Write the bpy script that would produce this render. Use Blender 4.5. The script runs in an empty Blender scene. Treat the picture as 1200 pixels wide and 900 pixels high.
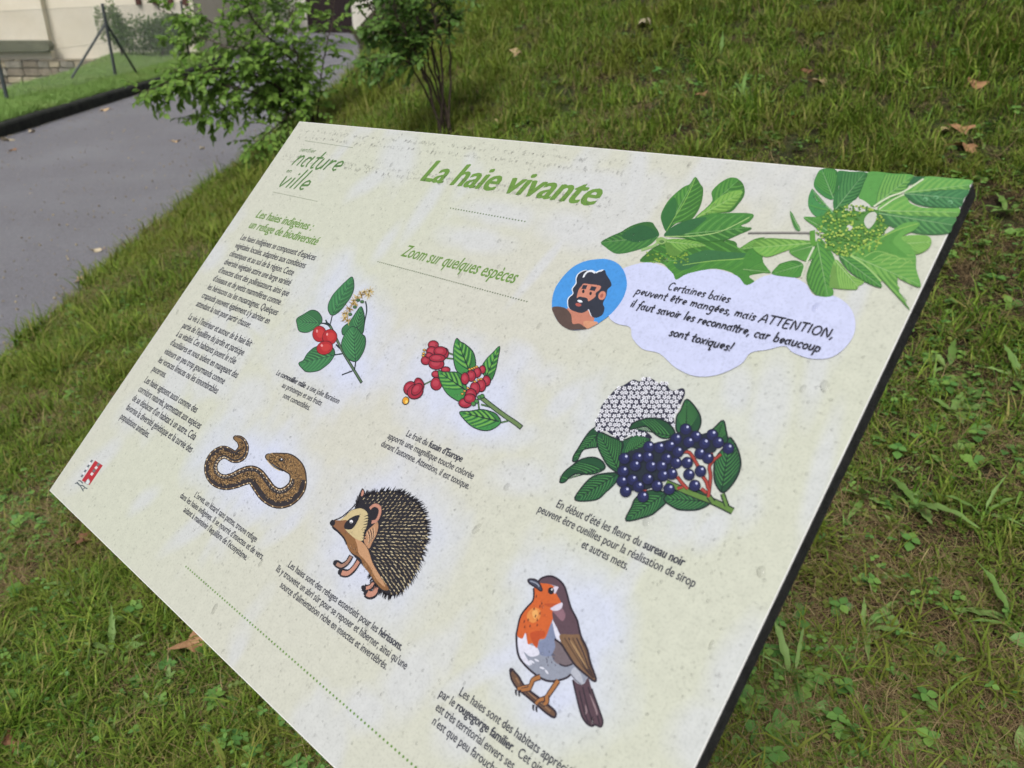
import bpy, bmesh, math, random
import numpy as np
from mathutils import Vector, Matrix, Euler, noise as mnoise
from mathutils.geometry import tessellate_polygon

random.seed(7); rng = np.random.default_rng(7)
S = bpy.context.scene
COL = S.collection

# ------------------------------------------------------------------ camera, sky, sun, exposure
CAM_H = 1.8; PITCH = math.radians(24.9); F = 992.7
cam = bpy.data.cameras.new('camera'); camo = bpy.data.objects.new('camera', cam); COL.objects.link(camo)
camo.location = (0, 0, CAM_H); camo.rotation_euler = (math.pi/2 - PITCH, 0, 0)
cam.sensor_width = 36; cam.lens = F/1200*36; cam.clip_start = 0.02; cam.clip_end = 2000
cam.dof.use_dof = True; cam.dof.focus_distance = 0.98; cam.dof.aperture_fstop = 9.5
S.camera = camo
W = bpy.data.worlds.new('World'); S.world = W; W.use_nodes = True
nt = W.node_tree; bg = nt.nodes['Background']
sky = nt.nodes.new('ShaderNodeTexSky'); sky.sky_type = 'NISHITA'; sky.sun_disc = False
SUN_EL = math.radians(52); SUN_ROT = math.radians(200)
sky.sun_elevation = SUN_EL; sky.sun_rotation = SUN_ROT
sky.air_density = 1.0; sky.dust_density = 6.0; sky.ozone_density = 1.0; sky.altitude = 400
hsv = nt.nodes.new('ShaderNodeHueSaturation'); hsv.inputs['Saturation'].default_value = 0.22
nt.links.new(sky.outputs[0], hsv.inputs['Color']); nt.links.new(hsv.outputs[0], bg.inputs[0])
bg.inputs[1].default_value = 0.12
sun = bpy.data.lights.new('sun', 'SUN'); suno = bpy.data.objects.new('sun', sun); COL.objects.link(suno)
sun.energy = 1.5; sun.angle = math.radians(16); sun.color = (1, .97, .93)
sd = Vector((math.sin(SUN_ROT)*math.cos(SUN_EL), math.cos(SUN_ROT)*math.cos(SUN_EL), math.sin(SUN_EL)))
suno.rotation_euler = sd.to_track_quat('Z', 'Y').to_euler()
S.view_settings.view_transform = 'Standard'; S.view_settings.look = 'None'
S.view_settings.exposure = 0.30; S.view_settings.gamma = 1
S.cycles.max_bounces = 8; S.cycles.transparent_max_bounces = 12
S.cycles.use_denoising = True

# ------------------------------------------------------------------ helpers
CP, SP = math.cos(PITCH), math.sin(PITCH)
def ray(px, py):
    a, b = px-600, 450-py
    return Vector((a, F*CP+b*SP, -F*SP+b*CP))/F
def at_depth(px, py, Y):
    d = ray(px, py); return Vector((0, 0, CAM_H)) + d*(Y/d.y)
def interp(x, xs, ys): return float(np.interp(x, xs, ys))

def lin(c): c = c/255; return c/12.92 if c <= .04045 else ((c+.055)/1.055)**2.4
def rgb(r, g, b, k=1.0): return (min(1, lin(r)*k), min(1, lin(g)*k), min(1, lin(b)*k), 1)

def tag(o, label=None, cat=None, group=None, kind=None):
    if label: o['label'] = label
    if cat: o['category'] = cat
    if group: o['group'] = group
    if kind: o['kind'] = kind
    return o
def empty(name, loc=(0,0,0), rz=0):
    o = bpy.data.objects.new(name, None); COL.objects.link(o); o.location = loc; o.rotation_euler = (0,0,rz)
    o.empty_display_size = .1; return o
def mobj(name, me, parent=None, col=COL):
    o = bpy.data.objects.new(name, me)
    if col: col.objects.link(o)
    if parent: o.parent = parent
    return o
def mesh(name, vs, fs, mat=None, smooth=False):
    me = bpy.data.meshes.new(name); me.from_pydata([tuple(v) for v in vs], [], fs)
    if mat:
        for m in (mat if isinstance(mat, (list, tuple)) else [mat]): me.materials.append(m)
    if smooth: me.polygons.foreach_set('use_smooth', [True]*len(me.polygons))
    me.update(); return me
class MB:
    def __init__(s): s.v = []; s.f = []; s.m = []
    def box(s, x0, x1, y0, y1, z0, z1, M=None, mi=0):
        n = len(s.v); P = [Vector((x, y, z)) for z in (z0, z1) for y in (y0, y1) for x in (x0, x1)]
        if M: P = [M @ p for p in P]
        s.v += P
        for q in ((0,2,3,1),(4,5,7,6),(0,1,5,4),(2,6,7,3),(0,4,6,2),(1,3,7,5)): s.f.append(tuple(n+i for i in q)); s.m.append(mi)
        return s
    def tube(s, pts, rad, n=6, mi=0, cap=True):
        pts = [Vector(p) for p in pts]; k = len(pts)
        rads = rad if isinstance(rad, (list, tuple)) else [rad]*k
        b = len(s.v); up = None
        for i, p in enumerate(pts):
            t = (pts[min(i+1, k-1)]-pts[max(i-1, 0)]).normalized()
            if up is None: up = t.orthogonal().normalized()
            up = (up - t*up.dot(t)); up = up.normalized() if up.length > 1e-6 else t.orthogonal().normalized()
            w = t.cross(up)
            for j in range(n):
                a = 2*math.pi*j/n; s.v.append(p + (up*math.cos(a)+w*math.sin(a))*rads[i])
        for i in range(k-1):
            for j in range(n):
                s.f.append((b+i*n+j, b+i*n+(j+1) % n, b+(i+1)*n+(j+1) % n, b+(i+1)*n+j)); s.m.append(mi)
        if cap:
            s.f.append(tuple(b+j for j in range(n))[::-1]); s.m.append(mi)
            s.f.append(tuple(b+(k-1)*n+j for j in range(n))); s.m.append(mi)
        return s
    def poly(s, pts, mi=0):
        b = len(s.v); s.v += [Vector(p) for p in pts]; s.f.append(tuple(range(b, b+len(pts)))); s.m.append(mi); return s
    def build(s, name, mats, parent=None, smooth=False, col=COL):
        me = mesh(name, s.v, s.f, mats, smooth)
        me.polygons.foreach_set('material_index', s.m)
        return mobj(name, me, parent, col)

# ------------------------------------------------------------------ materials
def newmat(name):
    m = bpy.data.materials.new(name); m.use_nodes = True
    return m, m.node_tree, m.node_tree.nodes['Principled BSDF']
def noisemat(name, c1, c2, scale=8, rough=.8, detail=6, bump=0, bscale=None, c3=None, pos=(.35,.65), spec=.3, world=False, metallic=0, c3scale=None, c3pos=(.45,.62)):
    m, t, p = newmat(name); N = t.nodes.new; L = t.links.new
    tc = N('ShaderNodeNewGeometry') if world else N('ShaderNodeTexCoord')
    src = tc.outputs['Position'] if world else tc.outputs['Object']
    n = N('ShaderNodeTexNoise'); n.inputs['Scale'].default_value = scale; n.inputs['Detail'].default_value = detail
    n.inputs['Roughness'].default_value = .65; L(src, n.inputs['Vector'])
    r = N('ShaderNodeValToRGB'); r.color_ramp.elements[0].color = c1; r.color_ramp.elements[1].color = c2
    r.color_ramp.elements[0].position = pos[0]; r.color_ramp.elements[1].position = pos[1]
    L(n.outputs['Fac'], r.inputs['Fac']); out = r.outputs['Color']
    if c3:
        n2 = N('ShaderNodeTexNoise'); n2.inputs['Scale'].default_value = c3scale or scale*.13; n2.inputs['Detail'].default_value = 4; L(src, n2.inputs['Vector'])
        rr = N('ShaderNodeValToRGB'); rr.color_ramp.elements[0].position = c3pos[0]; rr.color_ramp.elements[1].position = c3pos[1]; L(n2.outputs['Fac'], rr.inputs['Fac'])
        mx = N('ShaderNodeMix'); mx.data_type = 'RGBA'; mx.inputs['B'].default_value = c3
        L(rr.outputs['Color'], mx.inputs['Factor']); L(out, mx.inputs['A']); out = mx.outputs['Result']
    L(out, p.inputs['Base Color']); p.inputs['Roughness'].default_value = rough
    p.inputs['Specular IOR Level'].default_value = spec; p.inputs['Metallic'].default_value = metallic
    if bump:
        nb = N('ShaderNodeTexNoise'); nb.inputs['Scale'].default_value = bscale or scale*4; nb.inputs['Detail'].default_value = 8; L(src, nb.inputs['Vector'])
        b = N('ShaderNodeBump'); b.inputs['Strength'].default_value = bump; b.inputs['Distance'].default_value = .02
        L(nb.outputs['Fac'], b.inputs['Height']); L(b.outputs[0], p.inputs['Normal'])
    return m
def foliagemat(name, cols, rough=.45, patch=None, pscale=1.3, trans=.25, spec=.25):
    """leaf colour varies per leaf or tuft; patch = a second colour in irregular world-space patches"""
    m, t, p = newmat(name); N = t.nodes.new; L = t.links.new
    oi = N('ShaderNodeObjectInfo'); g = N('ShaderNodeNewGeometry')
    ad = N('ShaderNodeMath'); ad.operation = 'ADD'; L(oi.outputs['Random'], ad.inputs[0])
    ri = N('ShaderNodeMath'); ri.operation = 'MULTIPLY'; ri.inputs[1].default_value = .6; L(g.outputs['Random Per Island'], ri.inputs[0]); L(ri.outputs[0], ad.inputs[1])
    fr = N('ShaderNodeMath'); fr.operation = 'FRACT'; L(ad.outputs[0], fr.inputs[0])
    r = N('ShaderNodeValToRGB'); L(fr.outputs[0], r.inputs['Fac'])
    e = r.color_ramp.elements
    for i, c in enumerate(cols):
        x = i/(len(cols)-1)
        if i == 0: e[0].position = 0; e[0].color = c
        elif i == len(cols)-1: e[-1].position = 1; e[-1].color = c
        else: q = e.new(x); q.color = c
    out = r.outputs['Color']
    if patch:
        n2 = N('ShaderNodeTexNoise'); n2.inputs['Scale'].default_value = pscale; n2.inputs['Detail'].default_value = 5; L(g.outputs['Position'], n2.inputs['Vector'])
        rr = N('ShaderNodeValToRGB'); rr.color_ramp.elements[0].position = .47; rr.color_ramp.elements[1].position = .63; L(n2.outputs['Fac'], rr.inputs['Fac'])
        mx = N('ShaderNodeMix'); mx.data_type = 'RGBA'; mx.inputs['B'].default_value = patch
        ml = N('ShaderNodeMath'); ml.operation = 'MULTIPLY'; ml.inputs[1].default_value = .75; L(rr.outputs['Color'], ml.inputs[0])
        L(ml.outputs[0], mx.inputs['Factor']); L(out, mx.inputs['A']); out = mx.outputs['Result']
    L(out, p.inputs['Base Color']); p.inputs['Roughness'].default_value = rough; p.inputs['Specular IOR Level'].default_value = spec
    if trans:
        tr = N('ShaderNodeBsdfTranslucent'); L(out, tr.inputs['Color'])
        ms = N('ShaderNodeMixShader'); ms.inputs[0].default_value = trans
        L(p.outputs[0], ms.inputs[1]); L(tr.outputs[0], ms.inputs[2]); L(ms.outputs[0], t.nodes['Material Output'].inputs['Surface'])
    return m

M_soil = noisemat('turf_soil', (.011,.008,.005,1), (.048,.032,.016,1), 14, .95, 8, .8, 60, c3=(.028,.040,.010,1), world=True)
M_road = noisemat('asphalt', (.10,.098,.112,1), (.285,.28,.31,1), 60, .46, 8, .9, 130, world=True, spec=.4, pos=(.25,.75), c3=(.25,.25,.275,1), c3scale=.8, c3pos=(.42,.85))
M_kerb = noisemat('mossy_kerb', (.012,.013,.012,1), (.035,.038,.030,1), 6, .9, 6, .5, 30, world=True)
M_plaster = noisemat('cream_plaster', (.70,.63,.50,1), (.80,.74,.62,1), 1.2, .9, 8, .25, 40, c3=(.62,.57,.47,1), world=True)
M_plaster2 = noisemat('grey_cream_plaster', (.60,.57,.50,1), (.72,.69,.61,1), 1.2, .9, 6, .2, 40, world=True)
M_mortar = noisemat('mortar', (.20,.18,.14,1), (.30,.27,.21,1), 6, .95, 6, .6, 40, world=True)
M_stone = [noisemat('rubble_stone_%s' % n, a, b, 5, .9, 8, .8, 20, world=True) for n, a, b in
           (('grey', (.20,.185,.15,1), (.34,.31,.25,1)), ('buff', (.30,.25,.17,1), (.44,.38,.27,1)), ('brown', (.17,.14,.105,1), (.27,.23,.17,1)))]
M_roof = noisemat('roof_tile', (.16,.07,.05,1), (.24,.11,.08,1), 8, .8, world=True)
M_ledge = noisemat('algae_stone', (.10,.105,.07,1), (.16,.165,.11,1), 5, .9, world=True)
M_wood = noisemat('brown_timber', (.055,.022,.018,1), (.10,.045,.035,1), 9, .7, world=True)
M_door = noisemat('dark_door', (.014,.008,.009,1), (.024,.014,.015,1), 9, .6, world=True)
M_fence = noisemat('green_grey_metal', (.045,.055,.06,1), (.07,.08,.085,1), 9, .5, world=True)
M_wire = noisemat('galvanised_wire', (.30,.31,.30,1), (.42,.43,.42,1), 9, .5, world=True)
M_bark = noisemat('bark', (.028,.020,.015,1), (.075,.055,.040,1), 40, .9, 6, .5, 90)
M_black = noisemat('black_core', (.010,.010,.011,1), (.028,.028,.030,1), 90, .75, 8, .35, 400)
M_steel = noisemat('galvanised_steel', (.30,.31,.32,1), (.40,.41,.42,1), 9, .4, metallic=.8)
M_grass = foliagemat('grass_blades', [(.055,.125,.012,1), (.145,.24,.026,1), (.075,.155,.015,1), (.27,.35,.055,1), (.105,.19,.020,1), (.30,.27,.085,1), (.032,.08,.010,1)], patch=(.165,.19,.030,1), pscale=1.1, spec=.14, rough=.55)
M_lawn = foliagemat('lawn_blades', [(.20,.34,.08,1), (.28,.43,.12,1), (.23,.38,.09,1)], patch=(.29,.40,.12,1))
M_thatch = foliagemat('dry_thatch', [(.22,.155,.07,1), (.11,.066,.033,1), (.36,.28,.14,1), (.15,.10,.048,1)], rough=.8, trans=0)
M_moss = foliagemat('small_turf_leaves', [(.055,.115,.016,1), (.13,.20,.030,1), (.085,.15,.02,1), (.20,.24,.045,1)], patch=(.155,.15,.035,1), pscale=2.2)
M_clover = foliagemat('clover_leaves', [(.08,.20,.045,1), (.13,.27,.06,1), (.18,.31,.06,1)])
M_weed = foliagemat('weed_leaves', [(.13,.24,.050,1), (.22,.34,.10,1), (.10,.19,.035,1)])
_t = M_weed.node_tree; _w = _t.nodes.new('ShaderNodeTexWave'); _w.inputs['Scale'].default_value = 14; _w.inputs['Distortion'].default_value = 1.5; _b = _t.nodes.new('ShaderNodeBump'); _b.inputs['Strength'].default_value = .18; _b.inputs['Distance'].default_value = .02
_c = _t.nodes.new('ShaderNodeTexCoord'); _t.links.new(_c.outputs['Object'], _w.inputs['Vector']); _t.links.new(_w.outputs['Fac'], _b.inputs['Height']); _t.links.new(_b.outputs[0], _t.nodes['Principled BSDF'].inputs['Normal'])
M_broad = foliagemat('broad_blades', [(.08,.18,.018,1), (.16,.28,.04,1), (.11,.21,.025,1), (.21,.33,.08,1)])
M_hazel = foliagemat('shrub_leaves', [(.080,.17,.026,1), (.14,.26,.040,1), (.21,.34,.060,1), (.10,.20,.034,1), (.16,.28,.046,1)], trans=.35)
M_dark_leaf = foliagemat('dark_shrub_leaves', [(.045,.105,.018,1), (.075,.16,.028,1), (.13,.23,.045,1), (.06,.13,.024,1)], trans=.3)
M_bush = foliagemat('grey_green_foliage', [(.05,.12,.020,1), (.10,.19,.035,1), (.07,.15,.025,1)], spec=.08)
M_dead = [noisemat('dead_leaf_%s' % n, a, b, 60, .7) for n, a, b in
          (('tan', (.36,.24,.13,1), (.50,.37,.22,1)), ('orange', (.25,.125,.06,1), (.38,.22,.11,1)), ('red_brown', (.13,.055,.03,1), (.22,.10,.05,1)), ('pale', (.42,.35,.23,1), (.54,.46,.33,1)))]

# ------------------------------------------------------------------ terrain: sunken driveway, steep turf bank on its right, lawn on its left
RY = [-20, 2, 4.1, 6.5, 8.8, 11.6, 15, 19.8, 27, 34, 42.7, 60]
RX = [-2.55, -2.62, -2.75, -2.98, -3.10, -3.10, -3.15, -3.40, -4.5, -5.7, -7.4, -12]
LY = [-20, 4, 11.7, 16.5, 21.4, 30, 42.7, 60]
LX = [-6.3, -6.5, -6.90, -7.15, -7.40, -8.9, -11.4, -17]
BY = [-5, 0, 2, 4, 6.6, 10, 15, 25, 60]
BS = [.13, .15, .20, .33, .45, .60, .80, .95, .95]
def XR(Y): return interp(Y, RY, RX)
def XL(Y): return interp(Y, LY, LX)
def sst(a, b, x): x = min(1, max(0, (x-a)/(b-a))); return x*x*(3-2*x)
KERB = .16
def ground(x, y, fine=True):
    xr, xl = XR(y), XL(y)
    if x >= xr:
        d = x-xr; s = interp(y, BY, BS)
        z = s*(d if d < 7 else 7+(d-7)*.35) * sst(0, .9, d+.35)
        if fine: z += (mnoise.noise(Vector((x*1.3, y*1.3, 0)))*.05 + mnoise.noise(Vector((x*5, y*5, 3)))*.018)*sst(0, .6, d)
        return z
    if x <= xl-.14:
        d = xl-.14-x
        edge = .7 + max(0, y-12)*.14            # width of the lawn strip before it drops to the house
        z = KERB + .05*sst(0, .4, d) - .95*sst(edge, edge+2.5, d)
        if fine: z += mnoise.noise(Vector((x*1.1, y*1.1, 5)))*.03
        return z
    return -.035
def on_ground(px, py):
    d = ray(px, py); t = .5
    while t < 80:
        p = Vector((0, 0, CAM_H)) + d*t
        if p.z < ground(p.x, p.y): break
        t += .01 + t*.002
    return Vector((p.x, p.y, ground(p.x, p.y)))

def graded(a, b, step_near, k, c=0):
    xs = [c]; x = c
    while x < b: x += step_near + abs(x-c)*k; xs.append(x)
    x = c; l = []
    while x > a: x -= step_near + abs(x-c)*k; l.append(x)
    return l[::-1]+xs
gx = sorted(set(graded(-260, 260, .09, .045, 0)) | set(np.arange(-13, -2.2, .17).round(3)))
gy = graded(-60, 420, .09, .035, 1.5)
vs = [(x, y, ground(x, y)) for y in gy for x in gx]
nx = len(gx); fs = [(j*nx+i, j*nx+i+1, (j+1)*nx+i+1, (j+1)*nx+i) for j in range(len(gy)-1) for i in range(nx-1)]
tag(mobj('ground', mesh('ground', vs, fs, M_soil, True)), kind='structure')
# driveway sheet
ys = list(np.arange(-20, 60, .3)); v = []; f = []; K = 10
for j, y in enumerate(ys):
    a, b = XL(y)-.05, XR(y)+.10+.05*mnoise.noise(Vector((y*1.7, 0, 0)))
    for k in range(K+1):
        x = a+(b-a)*k/K; v.append((x, y, .012*math.sin(math.pi*k/K) + .006*mnoise.noise(Vector((x, y, 1)))))
f = [(j*(K+1)+k, j*(K+1)+k+1, (j+1)*(K+1)+k+1, (j+1)*(K+1)+k) for j in range(len(ys)-1) for k in range(K)]
tag(mobj('driveway', mesh('driveway', v, f, M_road, True)), kind='structure')
# kerb along the left edge, rounded top, mossy lip
v = []; prof = [(0, -.05), (.005, .13), (-.012, .158), (-.04, .168), (-.15, .168), (-.16, -.05)]
ks = list(np.arange(0, 45, .45))
for y in ks:
    w = .012*mnoise.noise(Vector((y*.8, 2, 0)))
    for (dx, z) in prof: v.append((XL(y)+dx+w, y, z+.012*mnoise.noise(Vector((y*1.1, 9, 0)))))
n = len(prof); f = [(j*n+i, j*n+i+1, (j+1)*n+i+1, (j+1)*n+i) for j in range(len(ks)-1) for i in range(n-1)]
tag(mobj('kerb', mesh('kerb', v, f, M_kerb)), kind='structure')

# ------------------------------------------------------------------ cream house on the left
HY = 25.0
house = tag(empty('house', (-12.5, HY, 0)), 'cream rendered house with a rubble stone plinth behind the lawn at the far left', 'house')
def hb(name, mat, boxes, parent=house, base=(-12.5, HY, 0)):
    m = MB()
    for b in boxes: m.box(b[0]-base[0], b[1]-base[0], b[2]-base[1], b[3]-base[1], b[4]-base[2], b[5]-base[2])
    return m.build(name, mat, parent)
wl = hb('wall', M_plaster, [(-12.58, -8.6, HY, HY+.3, .10, 5.2), (-8.9, -8.6, HY+.3, HY+7, -.9, 5.2), (-19, -18.7, HY+.3, HY+7, -.9, 5.2), (-19, -8.6, HY+7, HY+7.3, -.9, 5.2)])
hb('projecting_wall', M_plaster, [(-19, -12.58, HY-.22, HY+.3, .10, 5.2)])
rf = MB(); x0, x1 = -6.9, 4.3
for a, b in (((x0, -.6, 5.2), (x1, -.6, 5.2)), ((x0, 8, 5.2), (x1, 8, 5.2))):
    pass
rf.v = [Vector(p) for p in ((x0,-.6,5.1),(x1,-.6,5.1),(x1,8,5.1),(x0,8,5.1),(x0,3.7,7.6),(x1,3.7,7.6))]
rf.f = [(0,1,5,4),(2,3,4,5),(0,4,3),(1,2,5),(3,2,1,0)]; rf.m = [0]*5
rf.build('roof', M_roof, house)
# ledge with rounded end
m = MB(); pts = []
for a in np.linspace(-math.pi/2, math.pi/2, 9): pts.append((-.08+.13*math.cos(a), .45+.135*math.sin(a)))
P = [(-6, .315)]+pts+[(-6, .585)]
n = len(P); m.v = [Vector((x, y, z)) for y in (-.52, -.215) for x, z in P]
m.f = [tuple(range(n)), tuple(range(2*n-1, n-1, -1))]+[(i, i+n, (i+1) % n+n, (i+1) % n) for i in range(n)]; m.m = [0]*len(m.f)
m.build('ledge', M_ledge, house)
pl = hb('plinth', M_mortar, [(-19, -8.62, HY-.24, HY+.28, -1.3, .098)])
pl2 = None
# rubble stones of the plinth, one by one
def stone_mesh(seed):
    r = random.Random(seed); bm = bmesh.new(); bmesh.ops.create_cube(bm, size=1)
    bmesh.ops.bevel(bm, geom=bm.edges[:], offset=.13, segments=1, affect='EDGES')
    for v_ in bm.verts: v_.co += Vector((r.uniform(-.05, .05), r.uniform(-.06, .06), r.uniform(-.06, .06)))
    me = bpy.data.meshes.new('stone'); bm.to_mesh(me); bm.free(); return me
sm = []
for k in range(9):
    me = stone_mesh(k); me.materials.append(M_stone[k % 3]); sm.append(me)
z = -1.15; row = 0
while z < .09:
    h = random.uniform(.13, .24); h = min(h, .10-z) if z+h > .03 else h
    x = -16.5+random.uniform(0, .2)
    while x < -8.9:
        w = random.uniform(.18, .48); w = min(w, -8.66-x)
        o = mobj('stone', random.choice(sm), pl); o.location = (x+w/2+12.5, -.26, z+h/2)
        o.scale = (w*.94, .14, h*.90); x += w
    z += h; row += 1
for i, px in enumerate((164.5, 184, 202, 219, 234.5, 252.6)):
    X = (px-600)/1085*HY*1.0; X = min(X, -8.75) if i < 4 else X
    if i < 4: mobj('timber_post', MB().box(X-.06+12.5, X+.06+12.5, -.09, -.003, 1.45, 3.1).build('timber_post', M_wood, house).data, None, None)

# ------------------------------------------------------------------ far building with the dark door
B2 = (-8.5, 43, 0)
bld = tag(empty('outbuilding', B2), 'pale rendered building with a dark door at the top of the driveway', 'building')
def b2(name, mat, boxes): return hb(name, mat, boxes, bld, B2)
b2('wall', M_plaster2, [(-15, -9.56, 43, 43.3, -.3, 4.2), (-7.45, -4.2, 43, 43.3, -.3, 4.2), (-9.56, -7.45, 43, 43.3, 2.5, 4.2), (-15, -14.7, 43.3, 49, -.3, 4.2), (-4.5, -4.2, 43.3, 49, -.3, 4.2)])
dr = MB().box(-1.055, 1.045, .10, .16, -.03, 2.49).build('door', M_door, bld)
for k in range(7):
    MB().box(-1.05+k*.30, -1.05+k*.30+.285, .075, .099, -.02, 2.48).build('plank', M_door, dr)
MB().box(.02, .09, .03, .074, .75, .98).build('handle', M_steel, dr)
r = MB(); r.v = [Vector(p) for p in ((-6.8,-.5,4.1),(4.6,-.5,4.1),(4.6,6.5,4.1),(-6.8,6.5,4.1),(-6.8,3,6),(4.6,3,6))]
r.f = [(0,1,5,4),(2,3,4,5),(0,4,3),(1,2,5),(3,2,1,0)]; r.m = [0]*5; r.build('roof', M_roof, bld)

# ------------------------------------------------------------------ wire fence on the lawn
FP = [(-7.9, 13.9), (-7.9, 17.9), (-8.55, 24.0)]
fg = lambda x, y: ground(x, y)
fence = tag(empty('wire_fence', (-7.9, 17.9, fg(-7.9, 17.9))), 'chain link fence on grey green posts with a braced corner post above the kerb', 'fence')
fb = Vector(fence.location)
for x, y in FP:
    z0 = fg(x, y); MB().tube([(x-fb.x, y-fb.y, z0-.1-fb.z), (x-fb.x, y-fb.y, z0+1.36-fb.z)], .032, 8).build('post', M_fence, fence)
pc = Vector((0, 0, 1.02))
for (x, y) in ((-8.62, 17.35), (-7.78, 18.75), (-7.72, 16.9)):
    if (x, y) == (-7.72, 16.9): continue
    MB().tube([(x-fb.x, y-fb.y, fg(x, y)-.05-fb.z), pc], .024, 6).build('brace', M_fence, fence)
wm = MB()
for (xa, ya), (xb, yb) in zip(FP[:-1], FP[1:]):
    A = Vector((xa, ya, fg(xa, ya)))-fb; Bv = Vector((xb, yb, fg(xb, yb)))-fb; Lh = (Bv-A).length; e = (Bv-A)/Lh; Hf = 1.28; st = .075
    def P3(s, h): return A+e*s+Vector((0, 0, h+.03))
    s = -Hf
    while s < Lh:
        for sg in (1, -1):
            a0, h0 = (s, 0) if sg == 1 else (s+Hf, 0)
            s0, s1 = s, s+Hf
            lo, hi = max(0, s0), min(Lh, s1)
            if hi-lo > .05:
                if sg == 1: wm.tube([P3(lo, lo-s0), P3(hi, hi-s0)], .0018, 3, cap=False)
                else: wm.tube([P3(lo, s1-lo), P3(hi, s1-hi)], .0018, 3, cap=False)
        s += st
    for h in (0.02, .64, Hf): wm.tube([P3(0, h), P3(Lh, h)], .003, 4)
tag(wm.build('chain_link_mesh', M_wire, fence), kind='stuff')

# ------------------------------------------------------------------ leaves and shrubs
def leaf_geo(L=1, Wd=.6, fold=.12, droop=.15, seg=5):
    v = [(0, 0, 0)]; f = []
    for i in range(1, seg):
        t = i/seg; w = Wd*.5*math.sin(math.pi*min(1, t**.8*1.02))**.85; z = -droop*t*t
        v += [(-w, t*L, z+fold*w), (0, t*L, z-fold*w*.3), (w, t*L, z+fold*w)]
    v.append((0, L, -droop))
    f += [(0, 2, 1), (0, 3, 2)]
    for i in range(seg-2):
        a = 1+i*3; f += [(a, a+1, a+4, a+3), (a+1, a+2, a+5, a+4)]
    a = 1+(seg-2)*3; k = len(v)-1; f += [(a, a+1, k), (a+1, a+2, k)]
    return [Vector(p) for p in v], f
def leaf_meshes(name, mat, specs):
    out = []
    for s in specs: v, f = leaf_geo(*s); out.append(mesh(name, v, f, mat, False))
    return out
def frame_mat(p, d, n, s):
    d = d.normalized(); n = (n-d*n.dot(d)).normalized(); x = d.cross(n)
    M = Matrix((x, d, n)).transposed().to_4x4(); M.translation = p
    return M @ Matrix.Scale(s, 4)
def bez(pts, k=5):
    """Catmull-Rom resample"""
    P = [Vector(p) for p in pts]; P = [P[0]*2-P[1]]+P+[P[-1]*2-P[-2]]; out = []
    for i in range(1, len(P)-2):
        for j in range(k):
            t = j/k; a, b, c, d = P[i-1:i+3]
            out.append(.5*((2*b)+(c-a)*t+(2*a-5*b+4*c-d)*t*t+(3*b-a-3*c+d)*t**3))
    out.append(P[-2]); return out
def shrub(name, label, cat, base, limbs, mat, lsize, tw=(.16, .42), start=.3, density=1.0, nind=220, rad=.014, group=None, seed=1, lpt=7, spread=1.0):
    rd = random.Random(seed); root = tag(empty(name, base), label, cat, group); B0 = Vector(base)
    lm = leaf_meshes('leaf', mat, [(1, .62, .2, .12), (1, .7, .1, .25), (1, .55, .3, .05)])
    twg = MB(); leaves = []
    for li, pts in enumerate(limbs):
        P = [p-B0 for p in bez(pts, 6)]; n = len(P)
        jit = [Vector((rd.uniform(-1, 1), rd.uniform(-1, 1), rd.uniform(-1, 1)))*.012 for _ in P]
        P = [p+j*min(1, i/3) for i, (p, j) in enumerate(zip(P, jit))]
        R = [rad*(1-.8*i/(n-1)) for i in range(n)]
        MB().tube(P, R, 6).build('stem', M_bark, root, True)
        total = sum((P[i+1]-P[i]).length for i in range(n-1)); cnt = int(total*11*density)
        for c in range(cnt):
            t = start+(1-start)*(c+rd.random())/cnt; x = t*(n-1); i = min(n-2, int(x)); p = P[i].lerp(P[i+1], x-i)
            d = (P[i+1]-P[i]).normalized()
            side = Vector((rd.gauss(0, 1), rd.gauss(0, 1)*.8, rd.gauss(0, .5))); side = (side-d*side.dot(d)).normalized()
            dr_ = (d*rd.uniform(.2, .9)+side*spread*rd.uniform(.5, 1.2)).normalized(); Lt = rd.uniform(*tw)*(1.1-.5*t)
            q = [p]; cur = dr_.copy()
            for s_ in range(4): q.append(q[-1]+cur*Lt/4); cur = (cur+Vector((0, 0, -.16))+Vector((rd.uniform(-.15, .15),)*3)).normalized()
            twg.tube(q, [.0035, .003, .0025, .002, .0012], 4, cap=False)
            nl = max(3, int(lpt*rd.uniform(.7, 1.3)))
            for j in range(nl):
                u = .12+.88*(j+.5)/nl; xx = u*4; k = min(3, int(xx)); pp = q[k].lerp(q[k+1], xx-k); dd = (q[k+1]-q[k]).normalized()
                up = Vector((rd.gauss(0, .35), rd.gauss(0, .35)-.25, 1)).normalized(); sd_ = dd.cross(up)*(1 if j % 2 else -1)
                ld = (dd*.55+sd_*.8+Vector((0, 0, -.22+rd.gauss(0, .22)))).normalized()
                leaves.append((pp, ld, up, lsize*rd.uniform(.65, 1.2), rd.randrange(3)))
    tag(twg.build('twigs', M_bark, root), kind='stuff')
    rd.shuffle(leaves)
    cp = Vector((0, 0, CAM_H))-B0; leaves.sort(key=lambda l: -l[3]+.05*(l[0]-cp).length)
    for (p, d, u, s, k) in leaves[:nind]:
        o = mobj('leaf', lm[k], root); o.matrix_local = frame_mat(p, d, u, s)
    m = MB(); geo = [leaf_geo(1, .62, .2, .12, 4), leaf_geo(1, .7, .1, .25, 4), leaf_geo(1, .55, .3, .05, 4)]
    for (p, d, u, s, k) in leaves[nind:]:
        M = frame_mat(p, d, u, s); b = len(m.v); v, f = geo[k]
        m.v += [M @ q for q in v]; m.f += [tuple(b+i for i in q) for q in f]; m.m += [0]*len(f)
    if len(leaves) > nind: tag(m.build('foliage', mat, root), kind='stuff')
    return root
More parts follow.
